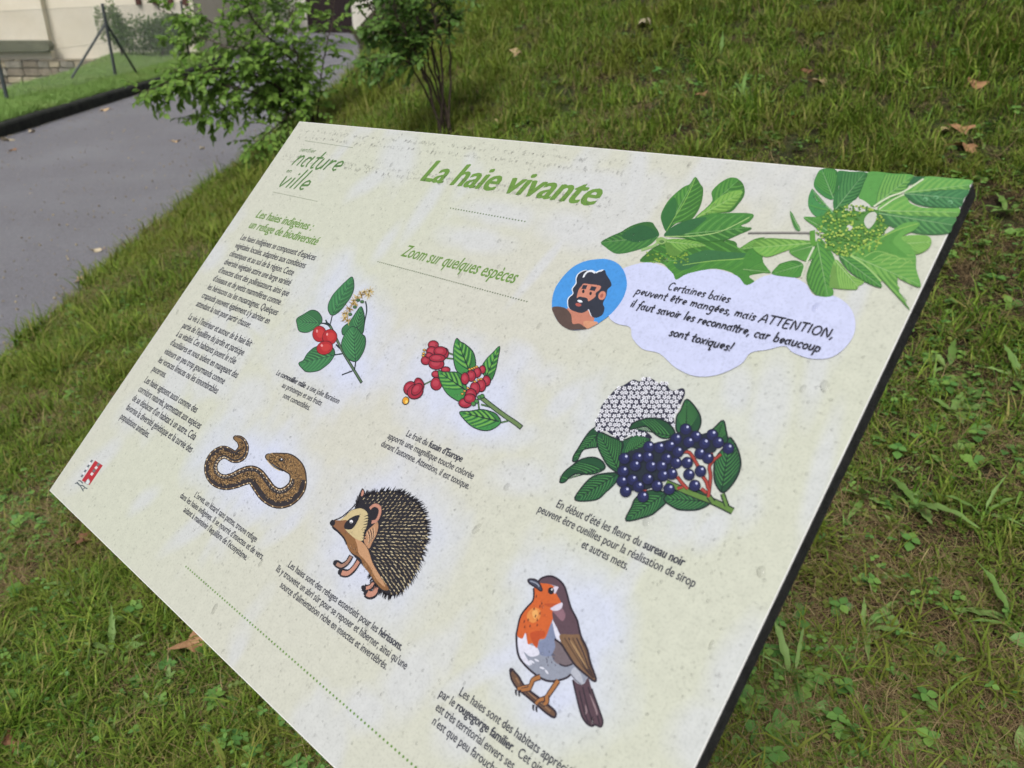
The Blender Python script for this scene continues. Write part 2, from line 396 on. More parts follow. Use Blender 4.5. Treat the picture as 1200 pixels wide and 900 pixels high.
def limbs_px(base, L):
    out = []
    for l in L: out.append([Vector(base)+Vector((random.uniform(-.05, .05), random.uniform(-.05, .05), -.03))]+[at_depth(*p) for p in l])
    return out
b1 = Vector((-1.78, 7.9, 0)); b1.z = ground(b1.x, b1.y)
L1 = limbs_px(b1, [
 [(350,108,7.7),(310,62,7.5),(250,28,7.3),(185,12,7.1)],
 [(338,112,7.6),(290,88,7.3),(235,90,7.0),(180,108,6.8)],
 [(340,132,7.6),(300,122,7.3),(258,128,7.15),(228,143,7.0)],
 [(362,92,8.0),(345,40,8.1),(330,-20,8.2),(318,-90,8.2)],
 [(376,95,8.1),(384,50,8.2),(392,5,8.3),(394,-60,8.4)],
 [(350,128,7.5),(330,142,7.3),(305,163,7.1),(290,180,7.0)],
 [(352,86,7.7),(300,28,7.5),(270,-30,7.4),(255,-90,7.4)],
 [(342,112,8.1),(290,70,8.5),(235,45,8.8),(190,45,8.9)],
 [(352,112,7.8),(322,84,7.5),(290,60,7.3),(262,52,7.1)],
 [(345,100,8.0),(325,55,8.1),(295,20,8.2),(280,-30,8.3)],
 [(358,112,7.7),(350,70,7.5),(335,30,7.4),(360,-20,7.4)],
 [(345,122,7.8),(300,100,7.7),(255,105,7.6),(215,112,7.5)],
 [(338,112,7.6),(280,80,7.2),(215,92,6.9),(165,108,6.7)], [(342,120,7.6),(300,108,7.3),(262,100,7.1),(205,80,7.0)]])
shrub('hazel_shrub', 'wide arching shrub with mid green oval leaves leaning over the driveway behind the board', 'shrub', b1, L1, M_hazel, .060, seed=3, lpt=12, density=2.1, start=.16, nind=280, rad=.010)
b2_ = Vector((-.41, 5.4, 0)); b2_.z = ground(b2_.x, b2_.y)
L2 = limbs_px(b2_, [
 [(508,70,5.4),(488,22,5.4),(466,-30,5.4),(450,-90,5.4)],
 [(519,70,5.35),(510,22,5.3),(500,-35,5.3),(495,-100,5.3)],
 [(496,78,5.45),(468,40,5.4),(440,15,5.4),(420,-20,5.4)],
 [(527,66,5.4),(526,15,5.4),(522,-40,5.4),(520,-100,5.4)],
 [(500,84,5.3),(480,48,5.2),(462,8,5.1),(450,-50,5.1)],
 [(512,76,5.6),(500,30,5.7),(478,-10,5.8),(470,-60,5.8)],
 [(490,92,5.4),(476,60,5.4),(455,38,5.4),(432,32,5.4)],
 [(498,90,5.3),(478,72,5.25),(455,66,5.2),(428,74,5.2)],
 [(505,80,5.5),(492,50,5.5),(470,25,5.6),(445,5,5.7)]])
shrub('dark_leaved_shrub', 'bushy dark leaved shrub with bare lower stems on the turf bank right of the door', 'shrub', b2_, L2, M_dark_leaf, .042, tw=(.10, .26), seed=9, lpt=11, density=2.9, start=.36, nind=240, rad=.008)
b3 = on_ground(445, 119)
L3 = [[b3+Vector((0, 0, -.02))]+[at_depth(px, py, b3.y+dy) for px, py, dy in l] for l in
      ([(444,100,0),(440,80,0),(432,58,-.05),(426,35,-.1)], [(443,98,0),(432,84,-.1),(418,84,-.2),(404,92,-.3)], [(446,98,.05),(452,78,.1),(450,55,.1),(446,30,.1)])]
shrub('sapling', 'thin young sapling with sparse light leaves left of the dark leaved shrub', 'sapling', b3, L3, M_hazel, .042, tw=(.08, .18), seed=5, lpt=5, density=1.5, start=.35, nind=60, rad=.006)

# bushes by the house
def leafball(name, label, cat, c, r, mat, n, size, seed, stems=4):
    rd = random.Random(seed); z0 = ground(c[0], c[1]); root = tag(empty(name, (c[0], c[1], z0)), label, cat); m = MB(); v0, f0 = leaf_geo(1, .5, .1, .1, 3)
    lobes = [(rd.gauss(0, .5)*r[0], rd.gauss(0, .4)*r[1], rd.uniform(.35, .8)*r[2], rd.uniform(.4, .6)) for _ in range(9)]
    for i in range(n):
        l = rd.choice(lobes); d = Vector((rd.gauss(0, 1), rd.gauss(0, 1), rd.gauss(0, 1))).normalized()*rd.uniform(.55, 1.05)
        p = Vector((l[0]+d.x*l[3]*r[0], l[1]+d.y*l[3]*r[1], max(.03, l[2]+d.z*l[3]*r[2]*.8)))
        M = frame_mat(p, d+Vector((rd.gauss(0, .5), rd.gauss(0, .5), rd.gauss(0, .5))), Vector((rd.gauss(0, 1), rd.gauss(0, 1), 1)), size*rd.uniform(.6, 1.3))
        b = len(m.v); m.v += [M @ q for q in v0]; m.f += [tuple(b+k for k in q) for q in f0]; m.m += [0]*len(f0)
    tag(m.build('foliage', mat, root), kind='stuff')
    for k in range(stems):
        MB().tube([(0, 0, -.05), (rd.uniform(-.1, .1)*r[0], rd.uniform(-.1, .1), r[2]*.4), (rd.uniform(-.5, .5)*r[0], rd.uniform(-.3, .3)*r[1], r[2]*.9)], [.02, .014, .005], 5).build('stem', M_bark, root)
    return root
leafball('bush', 'grey green rounded bush against the cream house wall', 'bush', (-9.0, 23.4), (1.1, .6, .95), M_bush, 9000, .07, 1)
leafball('conifer', 'small dark upright conifer beside the grey green bush', 'conifer', (-10.15, 23.6), (.22, .22, 1.25), M_bush, 2500, .06, 2, 2)
leafball('bush', 'leafy green bush growing left of the dark door', 'bush', (-10.6, 41.6), (1.3, .8, 2.6), M_dark_leaf, 3500, .12, 3)
leafball('bush', 'light green bush on the lawn edge behind the arching shrub', 'bush', (-9.6, 30.5), (1.5, 1.2, 1.9), M_hazel, 4000, .10, 4)

# ------------------------------------------------------------------ turf (instanced small tufts)
def coll(objs):
    c = bpy.data.collections.new('turf_source')
    for o in objs: c.objects.link(o)
    return c
def blades(n, h, w, spread, lean, rd, seg=3, flat=0):
    m = MB()
    for i in range(n):
        a = rd.uniform(0, 6.283); r = spread*math.sqrt(rd.random()); p = Vector((math.cos(a)*r, math.sin(a)*r, flat*rd.random()))
        th = rd.uniform(0, 6.283); hd = Vector((math.cos(th), math.sin(th), 0)); H = h*rd.uniform(.45, 1.15); ln = lean*rd.uniform(.3, 1.4); wd = w*rd.uniform(.6, 1.25)
        side = Vector((-hd.y, hd.x, 0)); b = len(m.v); cur = p.copy(); el = math.pi/2-ln*.35 if not flat else rd.uniform(-.05, .35)
        for s in range(seg+1):
            t = s/seg; ww = wd*(1-t**1.6)*.5
            if s == seg: m.v.append(cur.copy())
            else: m.v += [cur-side*ww, cur+side*ww]
            cur = cur+(hd*math.cos(el)+Vector((0, 0, math.sin(el))))*H/seg
            el -= ln*rd.uniform(.3, .7) if not flat else rd.uniform(-.35, .35)
            if flat: hd = (hd+side*rd.uniform(-.4, .4)).normalized()
        for s in range(seg-1): m.f.append((b+2*s, b+2*s+1, b+2*s+3, b+2*s+2)); m.m.append(0)
        m.f.append((b+2*seg-2, b+2*seg-1, b+2*seg)); m.m.append(0)
    return m
def small_leaves(n, size, spread, rd, tri=True, h=.02):
    m = MB(); v0, f0 = leaf_geo(1, .8, .1, .1, 3)
    for i in range(n):
        a = rd.uniform(0, 6.283); r = spread*math.sqrt(rd.random()); c = Vector((math.cos(a)*r, math.sin(a)*r, h*rd.uniform(.3, 1.2)))
        a0 = rd.uniform(0, 6.283); s = size*rd.uniform(.6, 1.2); nrm = Vector((rd.gauss(0, .3), rd.gauss(0, .3), 1))
        for k in range(3 if tri else 1):
            d = Vector((math.cos(a0+k*2.09), math.sin(a0+k*2.09), rd.uniform(-.1, .3)))
            M = frame_mat(c, d, nrm, s); b = len(m.v); m.v += [M @ q for q in v0]; m.f += [tuple(b+j for j in q) for q in f0]; m.m += [0]*len(f0)
    return m
rd = random.Random(11)
SG = coll([blades(15, h, w, .022, ln, rd).build('tuft', M_grass, None, False, None) for h, w, ln in ((.055,.0034,1.0),(.08,.0038,1.3),(.045,.003,.9),(.10,.0042,1.5),(.07,.0052,.9))])
SL = coll([blades(22, h, w, .05, ln, rd).build('tuft', M_lawn, None, False, None) for h, w, ln in ((.08,.006,.8),(.10,.007,1.0))])
ST = coll([blades(14, .085, .0012, .035, .4, rd, 5, .014).build('tuft', M_thatch, None, False, None) for _ in range(4)])
SM = coll([small_leaves(22, s, .03, rd, t, .016).build('tuft', M_moss, None, False, None) for s, t in ((.006, False), (.007, True), (.005, False), (.010, False))])
SC = coll([small_leaves(n, s, .03, rd, True, .03).build('tuft', M_clover, None, False, None) for n, s in ((3, .013), (4, .010), (2, .019), (1, .026))])
SB = coll([blades(n, h, w, .012, ln, rd, 5).build('tuft', M_broad, None, False, None) for n, h, w, ln in ((3,.10,.0075,1.3),(4,.08,.0055,1.1),(2,.12,.009,1.5),(3,.07,.011,1.0),(5,.06,.005,1.2))])
def rosette(n, L, w, sd_):
    r = random.Random(sd_); m = MB(); v0, f0 = leaf_geo(1, w, .3, .35, 6)
    for i in range(n):
        a_ = 6.283*i/n+r.uniform(-.4, .4); e_ = r.uniform(.15, .75); d = Vector((math.cos(a_)*math.cos(e_), math.sin(a_)*math.cos(e_), math.sin(e_)))
        M = frame_mat(d*L*.15+Vector((0, 0, .006)), d, Vector((-math.cos(a_)*math.sin(e_), -math.sin(a_)*math.sin(e_), math.cos(e_))), L*r.uniform(.6, 1.1)); b = len(m.v)
        m.v += [M @ q for q in v0]; m.f += [tuple(b+k for k in q) for q in f0]; m.m += [0]*len(f0)
    return m.build('tuft', M_weed, None, True, None)
SR = coll([rosette(5, .045, .42, 1), rosette(6, .06, .3, 2), rosette(4, .035, .6, 3), rosette(5, .07, .22, 4)])
def scatter(name, label, cat, pts, src, scl):
    n = len(pts); me = bpy.data.meshes.new(name); me.vertices.add(n); me.vertices.foreach_set('co', np.array(pts, 'f').ravel())
    rot = np.zeros((n, 3), 'f'); rot[:, 2] = rng.uniform(0, 6.283, n); rot[:, 0] = rng.normal(0, .15, n); rot[:, 1] = rng.normal(0, .15, n)
    me.attributes.new('rot', 'FLOAT_VECTOR', 'POINT').data.foreach_set('vector', rot.ravel())
    me.attributes.new('scl', 'FLOAT', 'POINT').data.foreach_set('value', np.array(scl, 'f'))
    o = mobj(name, me); tag(o, label, cat, kind='stuff')
    g = bpy.data.node_groups.new(name, 'GeometryNodeTree'); g.interface.new_socket('Geometry', in_out='INPUT', socket_type='NodeSocketGeometry'); g.interface.new_socket('Geometry', in_out='OUTPUT', socket_type='NodeSocketGeometry')
    N = g.nodes.new; L = g.links.new; gi = N('NodeGroupInput'); go = N('NodeGroupOutput'); ip = N('GeometryNodeInstanceOnPoints'); ci = N('GeometryNodeCollectionInfo')
    ci.inputs['Collection'].default_value = src; ci.inputs['Separate Children'].default_value = True; ip.inputs['Pick Instance'].default_value = True
    na = N('GeometryNodeInputNamedAttribute'); na.data_type = 'FLOAT_VECTOR'; na.inputs[0].default_value = 'rot'
    ns = N('GeometryNodeInputNamedAttribute'); ns.data_type = 'FLOAT'; ns.inputs[0].default_value = 'scl'
    L(gi.outputs[0], ip.inputs['Points']); L(ci.outputs[0], ip.inputs['Instance']); L(na.outputs[0], ip.inputs['Rotation']); L(ns.outputs[0], ip.inputs['Scale']); L(ip.outputs[0], go.inputs[0])
    o.modifiers.new('instances', 'NODES').node_group = g
    return o
def bank_points(n, rmin, rmax, power, test, th0=-62, th1=62):
    """points on the bank, density falling with distance from the viewer's spot"""
    out = []; sc = []
    u = rng.random(n); e = 2-power
    rr = (rmin**e+u*(rmax**e-rmin**e))**(1/e) if abs(e) > 1e-6 else rmin*(rmax/rmin)**u
    th = np.radians(rng.uniform(th0, th1, n))
    for r, t in zip(rr, th):
        x, y = r*math.sin(t), r*math.cos(t)-.3
        if x < XR(y)+.02: continue
        k = test(x, y)
        if k <= 0 or random.random() > k: continue
        out.append((x, y, ground(x, y)-.004)); sc.append(r)
    return out, np.array(sc)
def nz(x, y, s, o=0): return mnoise.noise(Vector((x*s, y*s, o)))
def bare(x, y): return sst(-.05, .35, nz(x, y, .9, 4)+.5*nz(x, y, 2.3, 8)+.16*sst(-.5, 1.4, x)*(1-sst(2.5, 5, y)))*(1-.45*sst(2.2, 4.5, y))
def clump(p): return np.array([.62+.95*max(0, .45+nz(q[0], q[1], 3.2, 61)+.5*nz(q[0], q[1], 8, 63)) for q in p])
p, r = bank_points(125000, .55, 26, 1.42, lambda x, y: (1-.72*bare(x, y))*(1-.45*sst(-.2,.8,x)*(1-sst(1.8,3.2,y))))
scatter('turf_grass', 'short damp green grass covering the sloping bank', 'grass', p, SG, clump(p)*(.65+.45*rng.random(len(p)))*(1+.16*np.maximum(0, r-2))*1.0)
p, r = bank_points(75000, .55, 14, 1.7, lambda x, y: .35+.65*bare(x, y))
scatter('dry_thatch', 'brown dry grass thatch lying between the green blades', 'dead grass', p, ST, (.8+.5*rng.random(len(p)))*(1+.12*np.maximum(0, r-2)))
p, r = bank_points(42000, .55, 12, 1.7, lambda x, y: .75)
scatter('small_leaved_weeds', 'tiny leaved weeds and moss creeping through the turf', 'ground cover', p, SM, (.8+.6*rng.random(len(p)))*(1+.10*np.maximum(0, r-2)))
p, r = bank_points(11000, .55, 12, 1.5, lambda x, y: .3+.7*sst(-.1, .3, nz(x, y, 1.9, 33)))
scatter('broad_bladed_grass', 'scattered wide arching grass blades standing among the short turf', 'grass', p, SB, (.55+.7*rng.random(len(p))))
p, r = bank_points(2300, .55, 8, 1.5, lambda x, y: .25+.75*sst(-.2, .3, nz(x, y, 1.4, 51)))
scatter('small_rosette_weeds', 'low leafy weed rosettes scattered through the short turf', 'ground cover', p, SR, (.5+.55*rng.random(len(p))))
p, r = bank_points(30000, .55, 9, 1.6, lambda x, y: sst(-.1, .25, nz(x, y, 1.6, 20))+.15)
scatter('clover', 'clover leaves in loose patches in the turf', 'clover', p, SC, (.85+.7*rng.random(len(p))))
p = []
for _ in range(52000):
    y = 8+26*random.random()**1.3; w = 1.8+max(0, y-12)*.42
    x = XL(y)-.10-w*random.random(); p.append((x, y, ground(x, y)-.01))
scatter('lawn_grass', 'bright green mown lawn between the kerb and the house', 'lawn', p, SL, .8+.6*rng.random(len(p)))

p = []
for _ in range(9000):
    y = 2.5+22*random.random()**1.6; t = random.random(); a_, b_ = XL(y)+.02, XR(y)+.05
    t = t if random.random() < .35 else (t**4 if random.random() < .5 else 1-t**4)
    p.append((a_+(b_-a_)*t, y, .016 if .1 < t < .9 else .008))
def pebble(k):
    me = stone_mesh(100+k); me.materials.clear(); me.materials.append(M_stone[k % 3]); o = bpy.data.objects.new('grit', me)
    for v_ in me.vertices: v_.co *= .011
    return o
scatter('road_grit', 'loose grit and crumbs gathered along the driveway edges', 'grit', p, coll([pebble(k) for k in range(3)]), .3+1.0*rng.random(len(p))**3)
p = []
for _ in range(9000):
    y = 4+13*random.random(); x = XL(y)-1.6-6*random.random()**1.3; p.append((x, y, ground(x, y)-.01))
scatter('rough_grass', 'rougher grass on the low ground behind the lawn', 'grass', p, SL, 1.1+.8*rng.random(len(p)))

# ------------------------------------------------------------------ broad leaved weeds standing in the turf
def weed_leaf(w, d, sd_):
    r = random.Random(sd_); v, f = leaf_geo(1, w, .35, d, 10)
    for p in v: p.x += .10*w*math.sin(p.y*23+sd_)*(1 if p.x > 0 else -1)*(p.x != 0)+.25*w*math.sin(p.y*3+sd_); p.z += .05*math.sin(p.y*17+sd_*2)*(abs(p.x)/w if w else 0)+r.uniform(-.008, .008)
    return mesh('leaf', v, f, M_weed, True)
wl_m = [weed_leaf(w, d, w*31) for w, d in ((.15, .45), (.25, .35), (.36, .22), (.08, .6))]
cl_m = mesh('leaf', *leaf_geo(1, .85, .1, .05, 5), M_clover, True)
wrd = random.Random(77)
def weed(px, py, kind, label, leaves, cat='weed', group=None):
    leaves = list(leaves)
    if kind == 'b':
        for _ in range(wrd.randint(2, 4)): leaves.append((wrd.uniform(0, 360), wrd.uniform(5, 40), wrd.uniform(.05, .10), wrd.choice((0, 1, 2, 1))))
    elif kind == 'g':
        for _ in range(wrd.randint(3, 5)): leaves.append((wrd.uniform(0, 360), wrd.uniform(25, 70), wrd.uniform(.06, .12), 3))
    else:
        for _ in range(wrd.randint(2, 5)): leaves.append((wrd.uniform(0, 360), wrd.uniform(15, 50), wrd.uniform(.018, .03), 'c'))
    """leaves: (angle deg in the image sense: 0 right, 90 away; elevation deg; length m; mesh index)"""
    b = on_ground(px, py); root = tag(empty('clover_plant' if kind == 'c' else 'broadleaf_weed' if kind == 'b' else 'grass_clump', b), label, cat, group)
    for (a, el, L, k) in leaves:
        A = math.radians(a); E = math.radians(el); d = Vector((math.cos(A)*math.cos(E), math.sin(A)*math.cos(E), math.sin(E)))
        n = Vector((-math.cos(A)*math.sin(E), -math.sin(A)*math.sin(E), math.cos(E)))+Vector((random.uniform(-.3, .3), random.uniform(-.3, .3), 0))
        L *= .84; st_ = Vector((0, 0, .008))+d*L*.12; me = cl_m if k == 'c' else wl_m[k]
        o = mobj('leaf', me, root); o.matrix_local = frame_mat(st_, d, n, L)
    m = MB()
    for (a, el, L, k) in leaves:
        A = math.radians(a); m.tube([(0, 0, -.01), Vector((math.cos(A)*.1*L, math.sin(A)*.1*L, .014+.05*L))], .0016, 4)
    m.build('stalk', M_weed, root)
weed(1068,602,'b','plantain with one long ribbed leaf arching toward the viewer right of the board edge',[(-60,35,.17,0),(-100,45,.13,1),(-85,20,.10,2)])
weed(1010,590,'b','small plantain of two short leaves just left of the long ribbed plantain',[(-110,55,.10,1),(-125,10,.11,0)])
weed(1118,490,'b','dandelion like rosette with wide crumpled leaves in the middle of the right turf',[(140,30,.085,2),(60,40,.085,2),(0,30,.09,2),(-100,20,.09,2),(-40,25,.08,1)])
weed(1188,452,'b','upright pale spoon shaped leaf at the right edge of the picture',[(95,62,.11,1),(170,35,.10,0),(-80,30,.09,1)])
weed(1108,440,'b','long pale leaf leaning right below the top right board corner',[(60,55,.11,1),(120,40,.07,2),(150,40,.06,2)])
weed(1150,612,'g','arched grass shoots with drooping tips near the right edge',[(20,40,.12,3),(160,40,.11,0),(-50,30,.10,3)],'grass')
weed(1184,745,'b','tall dark green blade leaf standing at the right edge of the turf',[(110,58,.15,0),(150,20,.12,1),(-60,50,.08,0)])
weed(1012,745,'g','splayed bright grass shoot of four wide blades beside the board edge',[(30,35,.13,0),(-30,40,.10,0),(-110,25,.10,0),(80,50,.08,0)],'grass')
weed(928,800,'g','upright wide grass blade close to the lower board edge',[(115,62,.13,0),(60,50,.12,3),(10,30,.10,0)],'grass')
weed(918,868,'c','large clover cluster at the foot of the board edge',[(100,35,.05,'c'),(190,30,.05,'c'),(-40,30,.045,'c'),(20,40,.04,'c'),(240,25,.04,'c')],'clover')
weed(960,846,'c','blue green three leaf clover beside the large clover cluster',[(60,35,.035,'c'),(180,30,.035,'c'),(-60,30,.035,'c')],'clover')
weed(1100,775,'c','three leaf clover in bare soil at the lower right',[(70,35,.032,'c'),(190,30,.032,'c'),(-50,30,.032,'c')],'clover')
weed(1008,690,'c','small clover sprig under the right plantain',[(60,35,.028,'c'),(180,30,.028,'c'),(-60,30,.03,'c')],'clover')
weed(1075,705,'c','pale clover sprig in the turf above the bare soil',[(90,35,.026,'c'),(210,30,.026,'c'),(-30,30,.026,'c')],'clover')
weed(865,890,'c','grey green clover under the lowest visible board edge',[(90,35,.04,'c'),(210,30,.04,'c'),(-30,30,.04,'c')],'clover')
weed(135,775,'b','upright dark ribbon leaf standing left of the board in the lower turf',[(100,62,.13,0),(40,40,.10,0),(160,35,.09,1)])
weed(100,690,'b','pale leaf lying across the turf left of the board corner',[(20,12,.13,0),(200,20,.07,1)])
weed(96,688+4,'b','oval weed leaf left of the bottom left turf patch',[(-60,15,.07,2),(100,30,.06,2)])
weed(55,850,'c','light green clover in the bottom left turf corner',[(80,35,.035,'c'),(200,30,.04,'c'),(-40,30,.035,'c')],'clover')
weed(245,770,'c','bright clover beside the brown leaf under the board edge',[(80,35,.035,'c'),(200,30,.035,'c'),(-40,30,.035,'c')],'clover')
weed(190,830,'c','scattered clover leaves in the middle of the lower left turf',[(80,35,.03,'c'),(200,30,.03,'c'),(-40,30,.03,'c'),(140,20,.03,'c')],'clover')
weed(870,120,'g','bluish upright grass shoots above the middle of the board',[(80,70,.16,0),(110,60,.13,3),(60,50,.12,3)],'grass')
weed(1180,255,'b','broad leaves beside the top right board corner',[(30,30,.12,1),(100,40,.11,2),(170,30,.10,0)])
weed(1075,110,'b','light weed with narrow leaves between the fallen leaves at the upper right',[(150,40,.10,0),(60,50,.09,0),(10,30,.08,1)])
weed(845,72,'b','single upright spoon leaf in the far turf',[(92,80,.16,0),(10,30,.06,1)])

# ------------------------------------------------------------------ fallen leaves
def dead_leaf(px, py, L, mi, rz, label, lobed=True, lift=.02, road=False):
    if road:
        d = ray(px, py); b = Vector((0, 0, CAM_H))+d*((CAM_H-.014)/-d.z)
    else: b = on_ground(px, py)
    rd = random.Random(px*7+py); n = 13; v = [Vector((0, 0, .10*L))]; f = []
    for i in range(n):
        a = 2*math.pi*i/n; r = (.5+(.16*math.cos(a*5+1) if lobed else 0)+rd.uniform(-.05, .05))*(1 if abs(math.cos(a)) > .5 else .72)*L
        v.append(Vector((math.cos(a)*r, math.sin(a)*r*.85, L*(.16*math.sin(a*2+rd.random())+rd.uniform(-.03, .05)))))
    for i in range(n): f.append((0, 1+i, 1+(i+1) % n))
    root = tag(empty('fallen_leaf', b+Vector((0, 0, lift)), rz), label, 'leaf', 'fallen leaves')
    bl = mobj('blade', mesh('blade', v, f, M_dead[mi], False), root); bl.rotation_euler = (rd.uniform(-.25, .35), rd.uniform(-.3, .3), 0)
    MB().tube([(L*.45, 0, .05*L), (L*.75, L*.08, .1*L), (L*.95, L*.05, .02*L)], L*.018, 4).build('leaf_stalk', M_dead[2], root)
dead_leaf(961, 103, .115, 0, .3, 'large tan leaf lying above the printed title in the upper turf')
dead_leaf(935, 144, .075, 2, 1.2, 'dark red brown curled leaf just below the large tan leaf')
dead_leaf(945, 88, .05, 2, 2.2, 'small reddish leaf touching the large tan leaf from above')
dead_leaf(1107, 161, .075, 0, .8, 'tan leaf leftmost of the three near the upper right board corner')
dead_leaf(1127, 158, .085, 1, 2.0, 'orange tan leaf topmost of the three near the upper right board corner')
dead_leaf(1130, 181, .085, 1, 3.0, 'orange leaf lowest of the three near the upper right board corner')
dead_leaf(1068, 72, .07, 2, .2, 'reddish leaf among tall grass at the upper right')
dead_leaf(1183, 55, .09, 1, .9, 'orange brown leaf at the right edge near the top')
dead_leaf(1143, 107, .10, 1, 1.8, 'narrow brown leaf between the right edge and the leaf trio', False)
dead_leaf(806, 42, .10, 0, .5, 'pale tan leaf in the top turf left of the large tan leaf')
dead_leaf(822, 116, .06, 1, 2.5, 'small orange leaf half hidden in grass left of the red brown leaf')
dead_leaf(1008, 4, .13, 3, .3, 'pale cream leaf at the very top edge of the turf')
dead_leaf(755, 33, .15, 3, 1.0, 'long pale leaf high on the bank above the title', False)
dead_leaf(606, 66, .12, 0, 1.6, 'buff leaf in the turf right of the dark leaved shrub')
dead_leaf(572, 9, .14, 3, 2.7, 'pale leaf near the top of the turf right of the dark leaved shrub')
dead_leaf(618, 3, .12, 0, .1, 'tan leaf at the top edge of the far turf')
dead_leaf(566, 135, .09, 1, 1.1, 'brown leaf right above the top board edge')
dead_leaf(588, 148, .08, 0, 2.1, 'small tan leaf near the top board edge right of the brown leaf')
dead_leaf(426, 110, .16, 3, .6, 'pale long leaf on the verge left of the sapling', False)
dead_leaf(450, 55, .12, 3, .6, 'whitish leaf behind the dark leaved shrub')
dead_leaf(225, 765, .085, 1, .4, 'brown curled leaf half under the lower left board edge', True, .03)
dead_leaf(100, 640, .07, 2, 1.4, 'dark rusty leaf in the turf below the left board corner')
dead_leaf(22, 882, .07, 2, 2.4, 'brown leaf in the bottom left picture corner')
for k, (px, py, L, mi, lb) in enumerate([(112, 293, .09, 3, 'pale leaf on the driveway midway to the verge'), (92, 328, .08, 0, 'tan leaf on the driveway nearest the viewer'), (150, 286, .09, 2, 'dark leaf on the driveway close to the verge'),
        (10, 164, .16, 3, 'cream leaf lying against the kerb foot at the left edge'), (37, 154, .14, 3, 'pale leaf at the kerb foot right of the cream leaf'), (122, 129, .16, 0, 'tan leaf on the driveway below the kerb end'),
        (237, 174, .11, 3, 'white leaf on the driveway under the arching shrub'), (206, 166, .12, 0, 'larger tan leaf on the driveway left of the white leaf'), (15, 150+26, .1, 1, 'brown leaf on the driveway near the left edge')]):
    dead_leaf(px, py, L, mi, k*1.3, lb, True, .0, True)

# ------------------------------------------------------------------ the information board
def hom(src, dst):
    A = []
    for (x, y), (u, v) in zip(src, dst):
        A.append([x,y,1,0,0,0,-u*x,-u*y,-u]); A.append([0,0,0,x,y,1,-v*x,-v*y,-v])
    return np.linalg.svd(np.array(A, float))[2][-1].reshape(3, 3)
BW, BH = .90, .6007
HM = hom([(0,0),(BW,0),(0,BH),(BW,BH)], [(351,142),(1141,212),(57.5,575),(681,1183)]); HM /= HM[2,2]; HI = np.linalg.inv(HM)
Kc = np.array([[F,0,600],[0,F,450],[0,0,1.]]); Mc = np.linalg.inv(Kc) @ HM; sc_ = 1/np.linalg.norm(Mc[:,0]); Mc *= sc_*(1 if Mc[2,2] > 0 else -1)
def c2w(v): return Vector((v[0], -v[1]*SP+v[2]*CP, -v[1]*CP-v[2]*SP))
U = c2w(Mc[:,0]).normalized(); V = -c2w(Mc[:,1]); V = (V-U*V.dot(U)).normalized(); Nn = U.cross(V)
O_ = Vector((0,0,CAM_H))+c2w(Mc[:,2])-V*BH          # bottom-left corner of the board face
BM = Matrix((U, V, Nn)).transposed().to_4x4(); BM.translation = O_
def uv(px, py):
    w = HI @ np.array([px, py, 1.]); return (w[0]/w[2], BH-w[1]/w[2])
mid = BM @ Vector((BW/2, BH/2, -.02)); bz = ground(mid.x, mid.y+.1)
board = tag(empty('information_board', (mid.x, mid.y+.1, bz)), 'large tilted cream board with hedgerow pictures, beaded with rain, before the grassy bank', 'information board')
BL = Matrix.Translation(-Vector(board.location)) @ BM
def bpart(name, me, parent=board, kind=None):
    o = mobj(name, me, parent)
    if parent is board: o.matrix_local = BL
    return tag(o, kind=kind)
T = .0165
# dark core with eased edges
bm = bmesh.new(); bmesh.ops.create_cube(bm, size=1); bmesh.ops.scale(bm, vec=(BW, BH, T), verts=bm.verts); bmesh.ops.translate(bm, vec=(BW/2, BH/2, -T/2-.0012), verts=bm.verts)
bmesh.ops.bevel(bm, geom=bm.edges[:], offset=.0012, segments=2, affect='EDGES'); me = bpy.data.meshes.new('core'); bm.to_mesh(me); bm.free(); me.materials.append(M_black); bpart('core', me)

# printed face: cream recycled-paper print with pale watercolour patches
KA = 0.715
def inkmat():
    m, t, p = newmat('printed_ink'); N = t.nodes.new; L = t.links.new
    a = N('ShaderNodeAttribute'); a.attribute_name = 'Col'
    tc = N('ShaderNodeTexCoord'); n = N('ShaderNodeTexNoise'); n.inputs['Scale'].default_value = 420; n.inputs['Detail'].default_value = 3; L(tc.outputs['Object'], n.inputs['Vector'])
    r = N('ShaderNodeValToRGB'); r.color_ramp.elements[0].position = .30; r.color_ramp.elements[0].color = (.88,.88,.88,1); r.color_ramp.elements[1].position = .50; r.color_ramp.elements[1].color = (1,1,1,1); L(n.outputs['Fac'], r.inputs['Fac'])
    n2 = N('ShaderNodeTexNoise'); n2.inputs['Scale'].default_value = 90; n2.inputs['Detail'].default_value = 6; n2.inputs['Roughness'].default_value = .7; L(tc.outputs['Object'], n2.inputs['Vector'])
    r2 = N('ShaderNodeMapRange'); r2.inputs['From Min'].default_value = .3; r2.inputs['From Max'].default_value = .7; r2.inputs['To Min'].default_value = .93; r2.inputs['To Max'].default_value = 1.05; L(n2.outputs['Fac'], r2.inputs['Value'])
    mx = N('ShaderNodeMix'); mx.data_type = 'RGBA'; mx.blend_type = 'MULTIPLY'; mx.inputs['Factor'].default_value = 1; L(a.outputs['Color'], mx.inputs['A']); L(r.outputs['Color'], mx.inputs['B'])
    mv = N('ShaderNodeVectorMath'); mv.operation = 'SCALE'; L(mx.outputs['Result'], mv.inputs[0]); L(r2.outputs[0], mv.inputs['Scale'])
    L(mv.outputs[0], p.inputs['Base Color']); p.inputs['Roughness'].default_value = .42; p.inputs['Specular IOR Level'].default_value = .35
    return m
M_ink = inkmat()
M_white = noisemat('white_board_edge', (.56,.56,.54,1), (.64,.64,.62,1), 60, .4)
_, t_, p_ = M_wat = newmat('rain_water'); M_wat = M_wat[0]
